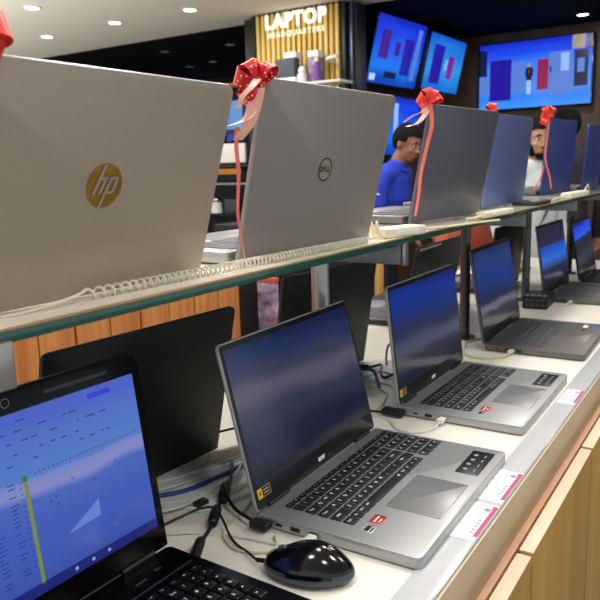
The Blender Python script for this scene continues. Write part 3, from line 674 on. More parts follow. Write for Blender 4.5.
# ------------------------------------------------------------------ mouse
r = empty('computer_mouse', (-.4135, .6415, .0), math.radians(17))
bm = bmesh.new(); bmesh.ops.create_uvsphere(bm, u_segments=40, v_segments=24, radius=1)
for v in bm.verts:
    x, y, z = v.co
    wx = .056*(1 if x > 0 else 1.0); 
    yy = .0315*y*(1-.10*max(0, -x)+.04*math.cos(x*3)) ; h = .0245+.010*math.exp(-((x-.18)/.55)**2)
    ex = math.copysign(abs(x)**.86, x)
    zz = z*h if z > 0 else z*.010
    v.co = Vector((ex*wx, yy*(1+.03*(1-abs(z))), max(zz, -.0085)+.0095))
b = MB(); b.bm(bm)
for i, f in enumerate(b.f):
    if max(b.v[k].z for k in f) < .0175: b.mi[i] = 1
shell = b.build('shell', [M['gloss_black'], M['rubber']], r, (0, 0, 0), 60)
def mz(x, y):      # height of the shell above the counter
    best = 0
    for v in shell.data.vertices:
        if abs(v.co.x-x) < .0035 and abs(v.co.y-y) < .003: best = max(best, v.co.z)
    return best
b = MB(); b.cyl((-.031, -.0035, mz(-.031, 0)-.0062), .0085, .007, 0, 20, 'Y'); b.build('scroll_wheel', M['rubber'], r)
b = MB(); b.tube([(x, 0, mz(x, 0)+.0002) for x in (-.053, -.045, -.038)], .0005, 0, 5, smooth_steps=2); b.tube([(x, 0, mz(x, 0)+.0002) for x in (-.022, -.016, -.012)], .0005, 0, 5, smooth_steps=2); b.build('button_seam', M['port'], r)
b = MB(); b.text('hp', .011, Matrix.Translation((.026, 0, mz(.026, 0)-.0004)) @ Matrix.Rotation(.28, 4, 'Y') @ Matrix.Rotation(PI/2, 4, 'Z'), 0, .01, shear=.3); b.build('palm_logo', M['legend_dim'], r)
inv = (Matrix.Translation(r.location) @ Matrix.Rotation(math.radians(17), 4, 'Z')).inverted()
cp = [(-.464, .626, .012), (-.480, .628, .008), (-.503, .641, .004), (-.541, .657, .0035), (-.588, .684, .021), (-.622, .690, .012), (-.640, .668, .005), (-.650, .630, .004), (-.665, .580, .0035)]
b = MB(); b.tube([inv @ Vector(p) for p in cp], .0017, 0, 8); b.tube([inv @ Vector(p) for p in cp[:2]], .0030, 0, 8, smooth_steps=0); b.build('cord', M['cable_black'], r)
tag(r, 'glossy black wired mouse on the cream counter between two front laptops', 'computer mouse')

# ------------------------------------------------------------------ cables on the counter
def cable(name, m, pts, rad, label, cat='cable', group='loose cables on the counter', extra=None):
    b = MB(); b.tube(pts, rad, 0, 8)
    o = b.build(name, m); tag(o, label, cat, group)
    for nm, mm, fn in (extra or []):
        e = MB(); fn(e); e.v = [p-o.location for p in e.v]; e.build(nm, mm, o, (0, 0, 0))
    return o
def thick(p, q, r, r2=None):
    p, q = Vector(p), Vector(q)
    return lambda e: e.tube([p, p.lerp(q, .12), p.lerp(q, .5), p.lerp(q, .88), q], lambda t: r*(.62+.38*math.sin(PI*min(1, max(0, t*1.0)))**.5), 0, 10, smooth_steps=3)
cable('charger_cable', M['cable_black'], [(-.555, .604, .011), (-.566, .622, .008), (-.580, .660, .0088), (-.600, .692, .008), (-.615, .722, .007), (-.640, .775, .008), (-.665, .815, .006), (-.70, .86, .004)], .0028,
      'black charger cable with thick connectors plugged into the spreadsheet laptop', extra=[('plug', M['matte_black'], thick((-.541, .579, .0115), (-.569, .628, .010), .0072)), ('ferrite', M['matte_black'], thick((-.584, .668, .0085), (-.608, .708, .0085), .0078)), ('connector', M['matte_black'], thick((-.614, .728, .0092), (-.642, .772, .0092), .0086))])
cable('power_lead', M['cable_black'], [(-.530, .697, .0105), (-.550, .702, .012), (-.580, .714, .011), (-.603, .726, .019), (-.624, .745, .021)], .0024,
      'short black power lead plugged into the side of the front silver laptop', extra=[('plug', M['matte_black'], lambda e: e.box((-.540, .6905, .0045), (-.512, .7078, .0140), 0, .003, None, 3))])
def usb_a(p, d, m='white_plastic'):
    p = Vector(p); d = Vector(d).normalized()
    def fn(e):
        T = Matrix.Translation(p) @ d.to_track_quat('X', 'Z').to_matrix().to_4x4(); e.box((-.018, -.0062, -.0034), (.0035, .0062, .0034), 0, .0014, T, 2)
    return fn
cable('usb_cable', M['cable_white'], [(-.447, .686, .0094), (-.456, .680, .006), (-.480, .678, .0026), (-.52, .672, .0024), (-.555, .664, .0024), (-.575, .655, .0018), (-.6, .645, .0024), (-.65, .61, .0024)], .0016,
      'white cable whose plug sits in the near side of the front silver laptop', extra=[('plug', M['white_plastic'], usb_a((-.4472, .7035, .0094), (0, 1, 0)))])
cable('usb_cable', M['cable_white'], [(-.459, 1.172, .0094), (-.462, 1.15, .006), (-.485, 1.12, .0026), (-.52, 1.12, .0024), (-.56, 1.16, .0024), (-.62, 1.16, .0024), (-.68, 1.1, .0024)], .0016,
      'white cable whose plug sits in the near side of the second silver laptop', extra=[('plug', M['white_plastic'], usb_a((-.4605, 1.191, .0094), (0, 1, 0)))])
cable('usb_cable', M['cable_cream'], [(-.487, 1.718, .0094), (-.492, 1.70, .006), (-.515, 1.67, .003), (-.56, 1.655, .003), (-.60, 1.69, .003), (-.62, 1.76, .003), (-.63, 1.80, .003), (-.60, 1.86, .003)], .0024,
      'cream cable looping from the side of the grey laptop', extra=[('plug', M['cream_plastic'], usb_a((-.4885, 1.7335, .0094), (0, 1, 0)))])
cable('usb_cable', M['cable_cream'], [(-.498, 2.447, .0094), (-.502, 2.43, .006), (-.52, 2.40, .003), (-.56, 2.39, .003), (-.60, 2.40, .003)], .0024,
      'cream cable from the side of the laptop with the blue band', extra=[('plug', M['cream_plastic'], usb_a((-.4990, 2.461, .0094), (0, 1, 0)))])
cable('charger_cable', M['cable_black'], [(-.568, 1.175, .010), (-.59, 1.168, .010), (-.62, 1.155, .012), (-.655, 1.15, .010), (-.69, 1.13, .004), (-.74, 1.08, .004)], .0026,
      'black charger cable plugged into the second silver laptop', extra=[('plug', M['matte_black'], lambda e: e.box((-.580, 1.1745, .0042), (-.536, 1.1935, .0155), 0, .003, None, 3))])
cable('cream_cable', M['cable_cream'], [(-.60, .80, .0024), (-.578, .735, .0024), (-.572, .690, .0024), (-.560, .662, .0024), (-.525, .642, .0024), (-.490, .652, .0024), (-.482, .672, .0024), (-.50, .695, .0024)], .0017, 'thin cream cable curling beside the black mouse cord')
cable('network_cable', M['cable_blue'], [(-.760, .668, .004), (-.725, .690, .004), (-.690, .735, .0042), (-.680, .79, .0042), (-.672, .842, .0042), (-.668, .90, .004)], .0038, 'blue network cable between the two front laptops')
cable('network_cable', M['cable_blue'], [(-.80, 1.30, .004), (-.76, 1.38, .012), (-.715, 1.40, .016), (-.68, 1.36, .008), (-.655, 1.32, .004)], .0038, 'blue network cable behind the second silver laptop')
for k, (pts, lab) in enumerate([([(-.745, .660, .002), (-.70, .682, .003), (-.66, .72, .004), (-.63, .78, .003), (-.62, .85, .002)], 'white cable running between the charger cable and blue network cable'),
                               ([(-.76, .69, .006), (-.72, .72, .006), (-.70, .79, .006), (-.69, .86, .004), (-.68, .92, .003)], 'white cable lying over the blue network cable'),
                               ([(-.73, .63, .002), (-.68, .645, .002), (-.64, .675, .002), (-.615, .735, .002), (-.60, .78, .002)], 'white cable nearest the corner of the spreadsheet laptop'),
                               ([(-.715, .640, .002), (-.675, .662, .006), (-.655, .70, .007), (-.652, .76, .007), (-.66, .82, .007), (-.70, .90, .003)], 'white cable beside the loose black metal plug'),
                               ([(-.77, .72, .002), (-.74, .76, .002), (-.72, .82, .002), (-.70, .88, .002)], 'white cable farthest back under the matte black turned away laptop')]):
    cable('white_cable', M['cable_white'], pts, .0019, lab)
cable('white_cable', M['cable_white'], [(-.645, .716, .0045), (-.640, .745, .004), (-.645, .785, .004), (-.655, .83, .003)], .0016, 'grey white cable ending in a loose black metal plug', extra=[('plug', M['matte_black'], usb_a((-.6445, .707, .0048), (-.1, -1, 0)))])
cable('cream_lead', M['cream_plastic'], [(-.735, .842, .0075), (-.725, .87, .0075), (-.705, .92, .0075), (-.69, .95, .0075)], .0068, 'thick cream lead lying beside the matte black turned away laptop')
cable('thin_lead', M['cable_cream'], [(-.73, .90, .0016), (-.70, .95, .0016), (-.66, .95, .0016), (-.65, .90, .0016), (-.68, .85, .0016), (-.74, .84, .0016)], .0012, 'thin cream lead looping behind the front silver laptop')
cable('black_lead', M['cable_black'], [(-.775, .885, .02), (-.76, .91, .026), (-.735, .95, .024), (-.70, .97, .008), (-.68, .98, .003)], .0022, 'short black lead from the matte black turned away laptop')
cable('black_lead', M['cable_black'], [(-.765, 1.44, .005), (-.745, 1.46, .004), (-.72, 1.46, .012), (-.70, 1.42, .008), (-.68, 1.40, .003), (-.66, 1.44, .012), (-.64, 1.50, .02)], .003, 'tangled black lead behind the second silver laptop', extra=[('plug', M['matte_black'], thick((-.768, 1.436, .0066), (-.748, 1.45, .0066), .006))])
cable('black_lead', M['cable_black'], [(-.73, 1.62, .035), (-.745, 1.58, .036), (-.75, 1.56, .03), (-.74, 1.53, .012), (-.725, 1.50, .003)], .003, 'black lead hanging from the black laptop behind the second silver laptop')
for k, (pts, m, lab) in enumerate([([(-.66, 1.20, .002), (-.69, 1.26, .002), (-.67, 1.32, .003), (-.63, 1.30, .003), (-.61, 1.25, .002), (-.60, 1.2, .002)], 'cable_cream', 'looped cream cable at the back corner of the second silver laptop'),
                                  ([(-.75, 1.22, .002), (-.71, 1.27, .002), (-.70, 1.34, .002), (-.66, 1.36, .002), (-.62, 1.33, .002)], 'cable_white', 'looped white cable behind the second silver laptop'),
                                  ([(-.78, 1.33, .002), (-.73, 1.36, .002), (-.71, 1.44, .002), (-.66, 1.42, .002)], 'cable_white', 'white cable crossing under the blue network cable behind the second silver laptop')]):
    cable('tangled_cable', M[m], pts, .0019, lab)
# papers and adapters
b = MB(); b.box((-.06, -.075, 0), (.06, .075, .0014), 0, .0004, Matrix.Rotation(.3, 4, 'Z')); tag(b.build('paper_sheet', M['card'], None, (-.695, .765, .0001)), 'white paper sheet under the cables between the front laptops', 'paper')
# power strip by the post
r = empty('power_strip', (-.585, 2.352, 0), .06)
b = MB(); b.box((-.040, -.030, 0), (.040, .10, .042), 0, .004, None, 3); b.build('housing', M['matte_black'], r)
b = MB()
for i in range(4):
    for j in range(2): b.box((-.031+i*.017, -.0312, .010+j*.016), (-.020+i*.017, -.0296, .019+j*.016), 0, .001)
b.build('socket', M['rubber'], r)
b = MB()
for i in range(4): b.box((-.034+i*.018, -.018, .0418), (-.022+i*.018, .008, .0432), 0, .001)
b.build('switch', M['ink'], r)
tag(r, 'black power strip with switches at the foot of the steel post', 'power strip')
b = MB(); b.box((0, 0, 0), (.20, .24, .05), 0, .004); tag(b.build('white_carton', M['white_plastic'], None, (-1.06, 3.05, .0005)), 'low white carton on the far half of the counter behind the power strip', 'box')

# ------------------------------------------------------------------ background: wooden counter, sign wall, display cabinet
r = empty('wooden_counter', (-2.55, .9, -.86)); hy = 1.93
b = MB(); b.box((-.35, -hy, 0), (.332, hy, .86), 0, .002); b.build('carcass', M['plank_gap'], r)
b = MB(); n = 22; w = 2*hy/n
for i in range(n): b.box((.333, -hy+i*w+.006, .06), (.348, -hy+(i+1)*w-.006*(1 if i % 2 else .2), .855), 0, .002)
b.build('plank_front', M['plank'], r)
b = MB(); b.box((-.36, -hy-.01, .8605), (.36, hy+.01, .885), 0, .003); b.build('top', M['plank'], r)
tag(r, 'counter with orange pine plank front behind the left laptops', 'counter')
b = MB(); b.box((-.30, -.15, 0), (.30, .15, 1.02), 0, .006); b.box((-.28, -.156, .05), (.28, -.15, .98), 1, .002)
tag(b.build('floor_display', [M['matte_black'], M['sign_black']], None, (-2.42, 3.42, -.86)), 'black floor display behind the end of the orange plank counter', 'display stand')
r = empty('printed_standee', (-2.258, 3.16, -.86))
b = MB(); b.box((-.058, -.02, 0), (.058, .02, .715), 0, .002); b.build('printed_body', M['pattern'], r)
b = MB(); b.box((-.062, -.022, .7155), (.062, .022, .745), 0, .004); b.build('orange_top', M['orange'], r)
tag(r, 'narrow white and purple printed stand with an orange top beside the black floor display', 'display stand')
r = empty('promotional_board', (-1.34, 3.80, -.86))
b = MB(); b.box((-.035, -.38, .80), (.035, .38, 1.03), 0, .006); b.build('orange_block', M['orange'], r)
b = MB(); b.box((-.035, -.38, .02), (.035, .38, .7995), 0, .004); b.box((-.12, -.38, 0), (.12, .38, .0195), 0, .004); b.build('base', M['white_matte'], r)
tag(r, 'orange red board with white lower half beyond the counter behind the dark post', 'display board')
b = MB(); b.box((-.012, -.02, 0), (.012, .02, .95), 0, .003); tag(b.build('timber_post', M['door_wood'], None, (-1.318, 2.66, -.86)), 'pale wooden post behind the black laptop beside the chrome post', 'post')

r = empty('sign_wall', (-3.16, 5.12, -.86))
b = MB(); b.box((-.60, -.06, 0), (.475, .10, 2.58), 0, .004); b.build('black_backing', M['sign_black'], r)
b = MB(); n = 16; x0_, x1_ = -.452, .355; w = (x1_-x0_)/n
for i in range(n): b.box((x0_+i*w, -.10, 1.45), (x0_+(i+.56)*w, -.061, 2.60-.012*0), 0, .003)
b.build('slat_panel', M['slat'], r)
b = MB(); b.box((-.47, -.112, 2.585-.0), (.375, -.055, 2.59), 0); b.box((-.50, -.11, 1.40), (-.462, -.061, 2.585), 0, .002); b.box((.37, -.11, 1.40), (.40, -.061, 2.585), 0, .002); b.build('frame', M['sign_black'], r)
b = MB(); b.box((.43, -.085, 0), (.45, -.061, 2.58), 0, .002); b.build('bluish_trim', M['pillar_blue'], r)
TT = Matrix.Translation((-.062, -.108, 2.515)) @ XF
b = MB(); b.text('LAPTOP', .150, TT, 0, .034, space=1.12, depth=.03); b.build('lettering', M['lettering'], r)
TT = Matrix.Translation((-.062, -.106, 2.414)) @ XF
b = MB(); b.text('HEADQUARTERS', .058, TT, 0, .026, space=1.34, depth=.03); b.build('small_lettering', M['lettering_dim'], r)
tag(r, 'black wall with gold vertical slats and white LAPTOP lettering', 'sign')
# products on a bracket shelf of the sign wall
r = empty('bracket_shelf', (-3.0, 4.93, 1.145-.03))
b = MB(); b.box((-.34, -.12, 0), (.30, .08, .018), 0, .003); b.build('board', M['white_matte'], r)
b = MB(); b.box((-.3, .02, -.08), (-.28, .08, 0)); b.box((.24, .02, -.08), (.26, .08, 0)); b.build('bracket', M['steel_dark'], r)
tag(r, 'white bracket shelf on the gold slats, half hidden by the ring emblem laptop', 'shelf')
ZS = 1.1333
b = MB(); b.box((-.10, -.05, 0), (.10, .05, .05), 0, .004); b.box((-.095, -.045, .0501), (.095, .045, .195), 1, .012, None, 3)
tag(b.build('speaker_box', [M['white_matte'], M['slate']], None, (-3.205, 4.86, ZS)), 'slate grey speaker box on the bracket shelf under the LAPTOP lettering', 'speaker')
b = MB(); b.box((-.055, -.045, 0), (.055, .045, .045), 0, .006); tag(b.build('white_box', M['white_matte'], None, (-3.15, 4.86, ZS+.1955)), 'white box standing on the slate grey speaker box', 'box')
b = MB(); b.cyl((0, 0, 0), .03, .12, 1, 20); b.cyl((0, 0, .12), .03, .03, 1, 20, r2=.016); b.cyl((0, 0, .15), .016, .03, 0, 20)
tag(b.build('purple_bottle', [M['white_matte'], M['purple']], None, (-2.925, 4.85, ZS)), 'purple bottle on the bracket shelf right of the speaker box', 'bottle')
b = MB(); b.box((-.05, -.04, 0), (.05, .04, .19), 1, .008); b.box((-.05, -.042, .192), (.05, .04, .245), 0, .006)
tag(b.build('display_carton', [M['white_matte'], M['pattern']], None, (-2.985, 4.93, ZS)), 'white topped printed carton behind the purple bottle', 'box')
b = MB(); b.cyl((0, 0, 0), .04, .07, 0, 20); b.sphere((0, 0, .095), .034, 0, sub=2); tag(b.build('white_speaker', M['white_matte'], None, (-3.06, 4.85, ZS)), 'small white round speaker between the speaker box and printed carton', 'speaker')
b = MB(); b.tube([(-2.87, 5.01, 1.29), (-2.86, 4.9, 1.295), (-2.82, 4.86, 1.30), (-2.74, 4.85, 1.305)], .014, 0, 10); tag(b.build('hook_rod', M['white_matte']), 'short white arm fixed on the gold slats at their right end', 'hook')

r = empty('display_cabinet', (-5.0, 5.38, -.86)); 
b = MB(); b.box((-1.3, .10, 0), (1.2, .16, 2.1), 0, .003)
for zz in (0, .92, 1.205, 1.365, 1.66, 2.06): b.box((-1.3, -.2, zz), (1.2, .10, zz+.02), 0, .002)
for xx in (-1.3, -.1, 1.18): b.box((xx, -.2, 0), (xx+.02, .10, 2.08), 0, .002)
b.build('carcass', M['sign_black'], r)
b = MB(); b.box((-1.28, -.205, 1.2055), (1.18, -.201, 1.222), 0); b.build('shelf_lip', M['steel'], r)
b = MB(); b.box((.64, -.20, 1.405), (1.10, -.17, 1.575), 0, .004); b.build('white_panel', M['white_matte'], r)
b = MB(); b.box((.68, -.203, 1.300), (1.04, -.19, 1.35), 0, .002); b.build('amber_light', M['amber'], r)
b = MB(); b.box((.80, -.2, 1.70), (1.08, -.18, 1.95), 0, .002); b.build('cyan_screen', M['cyan_print'], r)
b = MB(); b.box((.90, -.2, 1.60), (1.08, -.18, 1.655), 0, .002); b.build('blue_light', M['cobalt_glow'], r)
tag(r, 'black display cabinet with white panel and amber strip seen between the shelf laptops', 'cabinet')
b = MB(); b.cyl((0, 0, 0), .06, .10, 0, 20, r2=.05); b.sphere((0, 0, .115), .052, 1, sub=2, sz=.8); tag(b.build('kettle', [M['white_matte'], M['steel']], None, (-4.33, 5.27, .0805)), 'white and steel kettle on the lower shelf of the black display cabinet', 'kettle')
b = MB(); b.box((-.035, -.035, 0), (.035, .035, .07), 0, .006); tag(b.build('small_carton', M['white_matte'], None, (-3.87, 5.30, 1.2205)), 'small white box on top of the black display cabinet beside the patterned bow', 'box')
b = MB(); b.box((-.07, -.05, 0), (.07, .05, .13), 0, .01); tag(b.build('speaker_box', M['slate'], None, (-4.13, 5.27, .0805)), 'slate box right of the kettle on the display cabinet', 'box')
# posters on the far wall, seen over the big laptop
for x_, w_, m_, lab in ((-6.55, .38, 'cyan_print', 'pale blue poster on the far dark wall above the big laptop'), (-6.15, .3, 'amber', 'amber poster on the far dark wall above the big laptop'), (-5.80, .34, 'cobalt_glow', 'cobalt blue poster on the far dark wall beside the bow')):
    r = empty('wall_poster', (x_, 7.885, 1.0))
    b = MB(); b.box((-w_/2, -.012, 0), (w_/2, 0, .66), 0, .003); b.build('backing', M['sign_black'], r)
    b = MB(); b.box((-w_/2+.02, -.014, .02), (w_/2-.02, -.0122, .64)); b.build('print', M[m_], r)
    tag(r, lab, 'poster', 'lit posters on the far wall')

# ------------------------------------------------------------------ televisions
TVB = [(0, (10, 70, 190)), (.3, (30, 120, 240)), (.55, (26, 90, 240)), (.8, (20, 60, 230)), (1, (20, 40, 190))]
S_TV = screen_mat('tv_blue_stage', TVB, .95, 0, .35, .2, 2.2)
S_TV2 = screen_mat('tv_cyan_stage', [(0, (20, 110, 210)), (.4, (40, 150, 230)), (.8, (30, 120, 220)), (1, (20, 90, 200))], .95, 0, .3, .2, 2.)
E_ = {k: flat_emit('tv_'+k, c, s) for k, c, s in (('indigo', (34, 10, 160), .9), ('violet', (70, 20, 150), .85), ('steel', (90, 130, 214), .95), ('ice', (150, 190, 250), .95), ('crimson', (150, 16, 80), .9), ('white', (190, 215, 250), .95), ('navy', (14, 20, 70), .7), ('sand', (176, 160, 140), .8), ('magenta', (130, 20, 150), .9), ('dark', (20, 18, 40), .6))}
EK = list(E_)
def tv(name, x, y, rot, lid, W, L, z, label, scr, shapes, wall_x=None, sgn=-1):
    a = Vector((-math.sin(rot), math.cos(rot), 0)); o = Vector((x, y, z))+a*(W/2)
    root = empty(name, o, PI/2+rot)     # local -Y looks along +X
    b = MB(); b.slab(W, L, -.035, 0, .012, .004, 0, 4, XF, 0, L/2); lo = b.build('case', M['gloss_black'], root, (0, 0, 0)); lo.rotation_euler = (lid-PI/2, 0, 0)
    s = .012; b = MB(); b.quad((-W/2+s, -.0006, s+.006), (W/2-s, -.0006, s+.006), (W/2-s, -.0006, L-s), (-W/2+s, -.0006, L-s)); b.build('screen', scr, lo)
    b = MB()
    for u0, v0, u1, v1, m in shapes:
        X = lambda u: -W/2+s+u*(W-2*s); Z = lambda v: s+.006+v*(L-2*s-.006)
        b.quad((X(u0), -.0012, Z(v0)), (X(u1), -.0012, Z(v0+(0))), (X(u1), -.0012, Z(v1)), (X(u0), -.0012, Z(v1)), EK.index(m), uv=False)
    b.build('picture', [E_[k] for k in EK], lo)
    b = MB(); b.box((-.12, .034, L*.35), (.12, .05, L*.65)); b.build('mount_plate', M['steel_dark'], lo)
    tag(root, label, 'television', 'televisions showing a blue stage'); return root, lo
sh1 = [(.12, .38, .30, .80, 'violet'), (.60, .18, .80, .74, 'indigo'), (.84, .12, .93, .92, 'steel'), (.42, .45, .52, .66, 'violet'), (.03, .04, .14, .14, 'white'), (.3, .1, .55, .2, 'navy')]
sh2 = [(.14, .12, .42, .82, 'indigo'), (.58, .25, .74, .68, 'magenta'), (.5, .4, .56, .6, 'ice')]
lean = 1.832
tv('television', -2.778, 5.363, -.065, 1.832, .87, .570, 1.147, 'tilted television hanging next to the LAPTOP sign wall', S_TV, sh1)
tv('television', -2.632, 6.165, -.018, 1.795, .87, .515, 1.147, 'tilted cyan television, second from the LAPTOP sign wall', S_TV2, sh2)
tv('television', -2.78, 5.50, -.02, 1.62, .92, .53, .555, 'television low on the side wall behind the man in blue', S_TV, [(.1, .1, .25, .7, 'violet'), (.62, .2, .72, .6, 'indigo'), (.4, .3, .5, .9, 'ice')])
b = MB()
r = empty('television', (-1.898, 7.195, .985), math.radians(-2.5))
W, L = 1.10, .655
b.slab(W, L, -.035, 0, .012, .004, 0, 4, XF, 0, L/2); lo = b.build('case', M['gloss_black'], r, (0, 0, 0))
s = .012; b = MB(); b.quad((-W/2+s, -.0006, s+.006), (W/2-s, -.0006, s+.006), (W/2-s, -.0006, L-s), (-W/2+s, -.0006, L-s)); b.build('screen', screen_mat('tv_wall_stage', [(0, (60, 150, 250)), (.16, (50, 130, 245)), (.26, (70, 140, 240)), (.6, (60, 130, 250)), (.85, (30, 70, 235)), (1, (24, 40, 200))], 1.0, 0, .14, .2, 2.), lo)
b = MB(); X = lambda u: -W/2+s+u*(W-2*s); Z = lambda v: s+.006+v*(L-2*s-.006)
def R4(u0, v0, u1, v1, m, y=-.0012): b.quad((X(u0), y, Z(v0)), (X(u1), y, Z(v0)), (X(u1), y, Z(v1)), (X(u0), y, Z(v1)), EK.index(m), uv=False)
R4(.0, .52, .07, .92, 'navy'); R4(.0, .26, .09, .48, 'steel')
R4(.10, .13, .30, .75, 'indigo'); R4(.31, .24, .42, .70, 'steel'); R4(.535, .25, .635, .70, 'crimson'); R4(.64, .17, .84, .79, 'steel'); R4(.645, .50, .66, .58, 'dark', -.0016); R4(.74, .50, .81, .76, 'ice', -.0016)
R4(.83, .80, .94, 1.0, 'sand'); R4(.855, .26, .97, .78, 'navy'); R4(.88, .46, .94, .66, 'steel', -.0016); R4(.96, .78, 1, 1, 'navy')
R4(.437, .40, .488, .60, 'dark'); R4(.430, .47, .443, .58, 'dark'); R4(.483, .47, .498, .58, 'dark'); R4(.448, .60, .476, .67, 'sand'); R4(.445, .20, .460, .41, 'white'); R4(.466, .20, .480, .41, 'white'); R4(.455, .5, .47, .56, 'crimson', -.0016)
b.build('picture', [E_[k] for k in EK], lo)
b = MB(); b.box((-.2, .034, .2), (.2, .054, .45)); b.build('mount_plate', M['steel_dark'], r)
tag(r, 'big wall television showing a row of coloured fridges', 'television', 'televisions showing a blue stage')
b = MB(); b.tube([(-2.94, 5.37, 1.36), (-2.80, 5.30, 1.34), (-2.76, 5.30, 1.27), (-2.76, 5.30, 1.20), (-2.80, 5.30, 1.13)], .012, 0, 8); tag(b.build('curved_cable', M['cable_white']), 'white curved cable beside the tilted television near the sign wall', 'cable')  # a curved white cable, not a hose, ending in free air

# ------------------------------------------------------------------ downlights
def downlight(x, y, z, rad, glow, ring, label):
    r = empty('downlight', (x, y, z-.012))
    b = MB(); n = 28; vs = []
    for rr, zz in ((rad*1.22, .0119), (rad*1.22, .004), (rad*1.12, 0), (rad, .002), (rad*.96, .011)):
        for k in range(n): vs.append((rr*math.cos(2*PI*k/n), rr*math.sin(2*PI*k/n), zz))
    b.add(vs, [(i*n+k, i*n+(k+1) % n, (i+1)*n+(k+1) % n, (i+1)*n+k) for i in range(4) for k in range(n)]); b.build('ring', M[ring], r)
    b = MB(); b.cyl((0, 0, .004), rad*.98, .004, 0, n); b.build('lens', M[glow], r)
    tag(r, label, 'downlight', 'round downlights in the ceiling')
for (x, y), lab in zip(((-4.747, 3.692), (-3.88, 4.51), (-4.688, 4.473), (-5.614, 4.502)), ('glowing downlight at the top left corner of the white ceiling', 'glowing downlight nearest the LAPTOP sign in the white ceiling', 'glowing downlight in the middle of the four on the white ceiling', 'glowing downlight just above the big laptop edge in the white ceiling')):
    downlight(x, y, 1.74, .050, 'lamp', 'lamp_ring', lab)
for (x, y, g), lab in zip(((-1.381, 6.789, 'lamp'), (-5.353, 5.785, 'lamp_dim'), (-4.583, 5.911, 'lamp_dim'), (-5.433, 6.671, 'lamp_dim'), (-5.891, 6.79, 'lamp_dim')),
        ('bright downlight in the black ceiling above the wall television', 'dim downlight in the black ceiling, second from left', 'dim downlight in the black ceiling nearest the sign', 'dim downlight deep in the black ceiling, third from left', 'dim downlight in the black ceiling, leftmost')):
    downlight(x, y, 1.73, .048, g, 'lamp_ring_black', lab)

# ------------------------------------------------------------------ people
def capsules(verts, edges_, radii):
    bm = bmesh.new()
    R2 = [(r if isinstance(r, tuple) else (r, r)) for r in radii]
    n = 20
    for a_, b_ in edges_:
        p, q = Vector(verts[a_]), Vector(verts[b_]); t = (q-p)
        if t.length < 1e-5: continue
        t.normalize(); u = Vector((1, 0, 0)) if abs(t.y) > .85 else Vector((0, 1, 0)); u = (u-t*u.dot(t)).normalized(); w = t.cross(u)
        def rad(k):
            rx, ry = R2[k]; return ((rx, min(rx, ry)) if abs(t.y) > .85 else (ry, rx))
        (u1, w1), (u2, w2) = rad(a_), rad(b_); rings = []
        for s_, (c, ru, rw) in ((-1, (p, u1, w1)), (1, (q, u2, w2))):
            cap = min(ru, rw); lat = [i*PI/2/5 for i in range(5)]
            for la in (reversed(lat) if s_ < 0 else lat):
                rings.append([bm.verts.new(c+t*s_*cap*math.sin(la)+u*ru*math.cos(la)*math.cos(2*PI*k/n)+w*rw*math.cos(la)*math.sin(2*PI*k/n)) for k in range(n)])
        for g in range(len(rings)-1):
            for k in range(n): bm.faces.new((rings[g][k], rings[g][(k+1) % n], rings[g+1][(k+1) % n], rings[g+1][k]))
        bm.faces.new(list(reversed(rings[0]))); bm.faces.new(rings[-1])
    bmesh.ops.recalc_face_normals(bm, faces=bm.faces[:])
    me = bpy.data.meshes.new('cap'); bm.to_mesh(me); bm.free(); return me
class Skel:
    def __init__(s): s.v = []; s.e = []; s.r = []
    def add(s, p, r, parent=None):
        s.v.append(p); s.r.append(r)
        if parent is not None: s.e.append((parent, len(s.v)-1))
        return len(s.v)-1
    def chain(s, pts, start):
        for p, r in pts: start = s.add(p, r, start)
        return start
    def mesh(s, sub=2): return capsules(s.v, s.e, s.r)
def to_bm(bm, me, T=None):
    n = len(bm.verts); bm.from_mesh(me); bm.verts.ensure_lookup_table()
    if T is not None:
        for v in bm.verts[n:]: v.co = T @ v.co
def finish(bm, name, m, parent=None, remesh=None, sm=2):
    me = bpy.data.meshes.new(name); bm.to_mesh(me); bm.free()
    o = bpy.data.objects.new(name, me); COL.objects.link(o)
    if remesh:
        md = o.modifiers.new('r', 'REMESH'); md.mode = 'VOXEL'; md.voxel_size = remesh; md.use_smooth_shade = True
        if sm: s_ = o.modifiers.new('c', 'SMOOTH'); s_.factor = .5; s_.iterations = sm
        dg = bpy.context.evaluated_depsgraph_get(); ne = bpy.data.meshes.new_from_object(o.evaluated_get(dg)); o.modifiers.clear(); o.data = ne; bpy.data.meshes.remove(me); me = ne; me.name = name
    for p in me.polygons: p.use_smooth = True
    me.materials.clear(); me.materials.append(m)
    if parent is not None: o.parent = parent
    return o
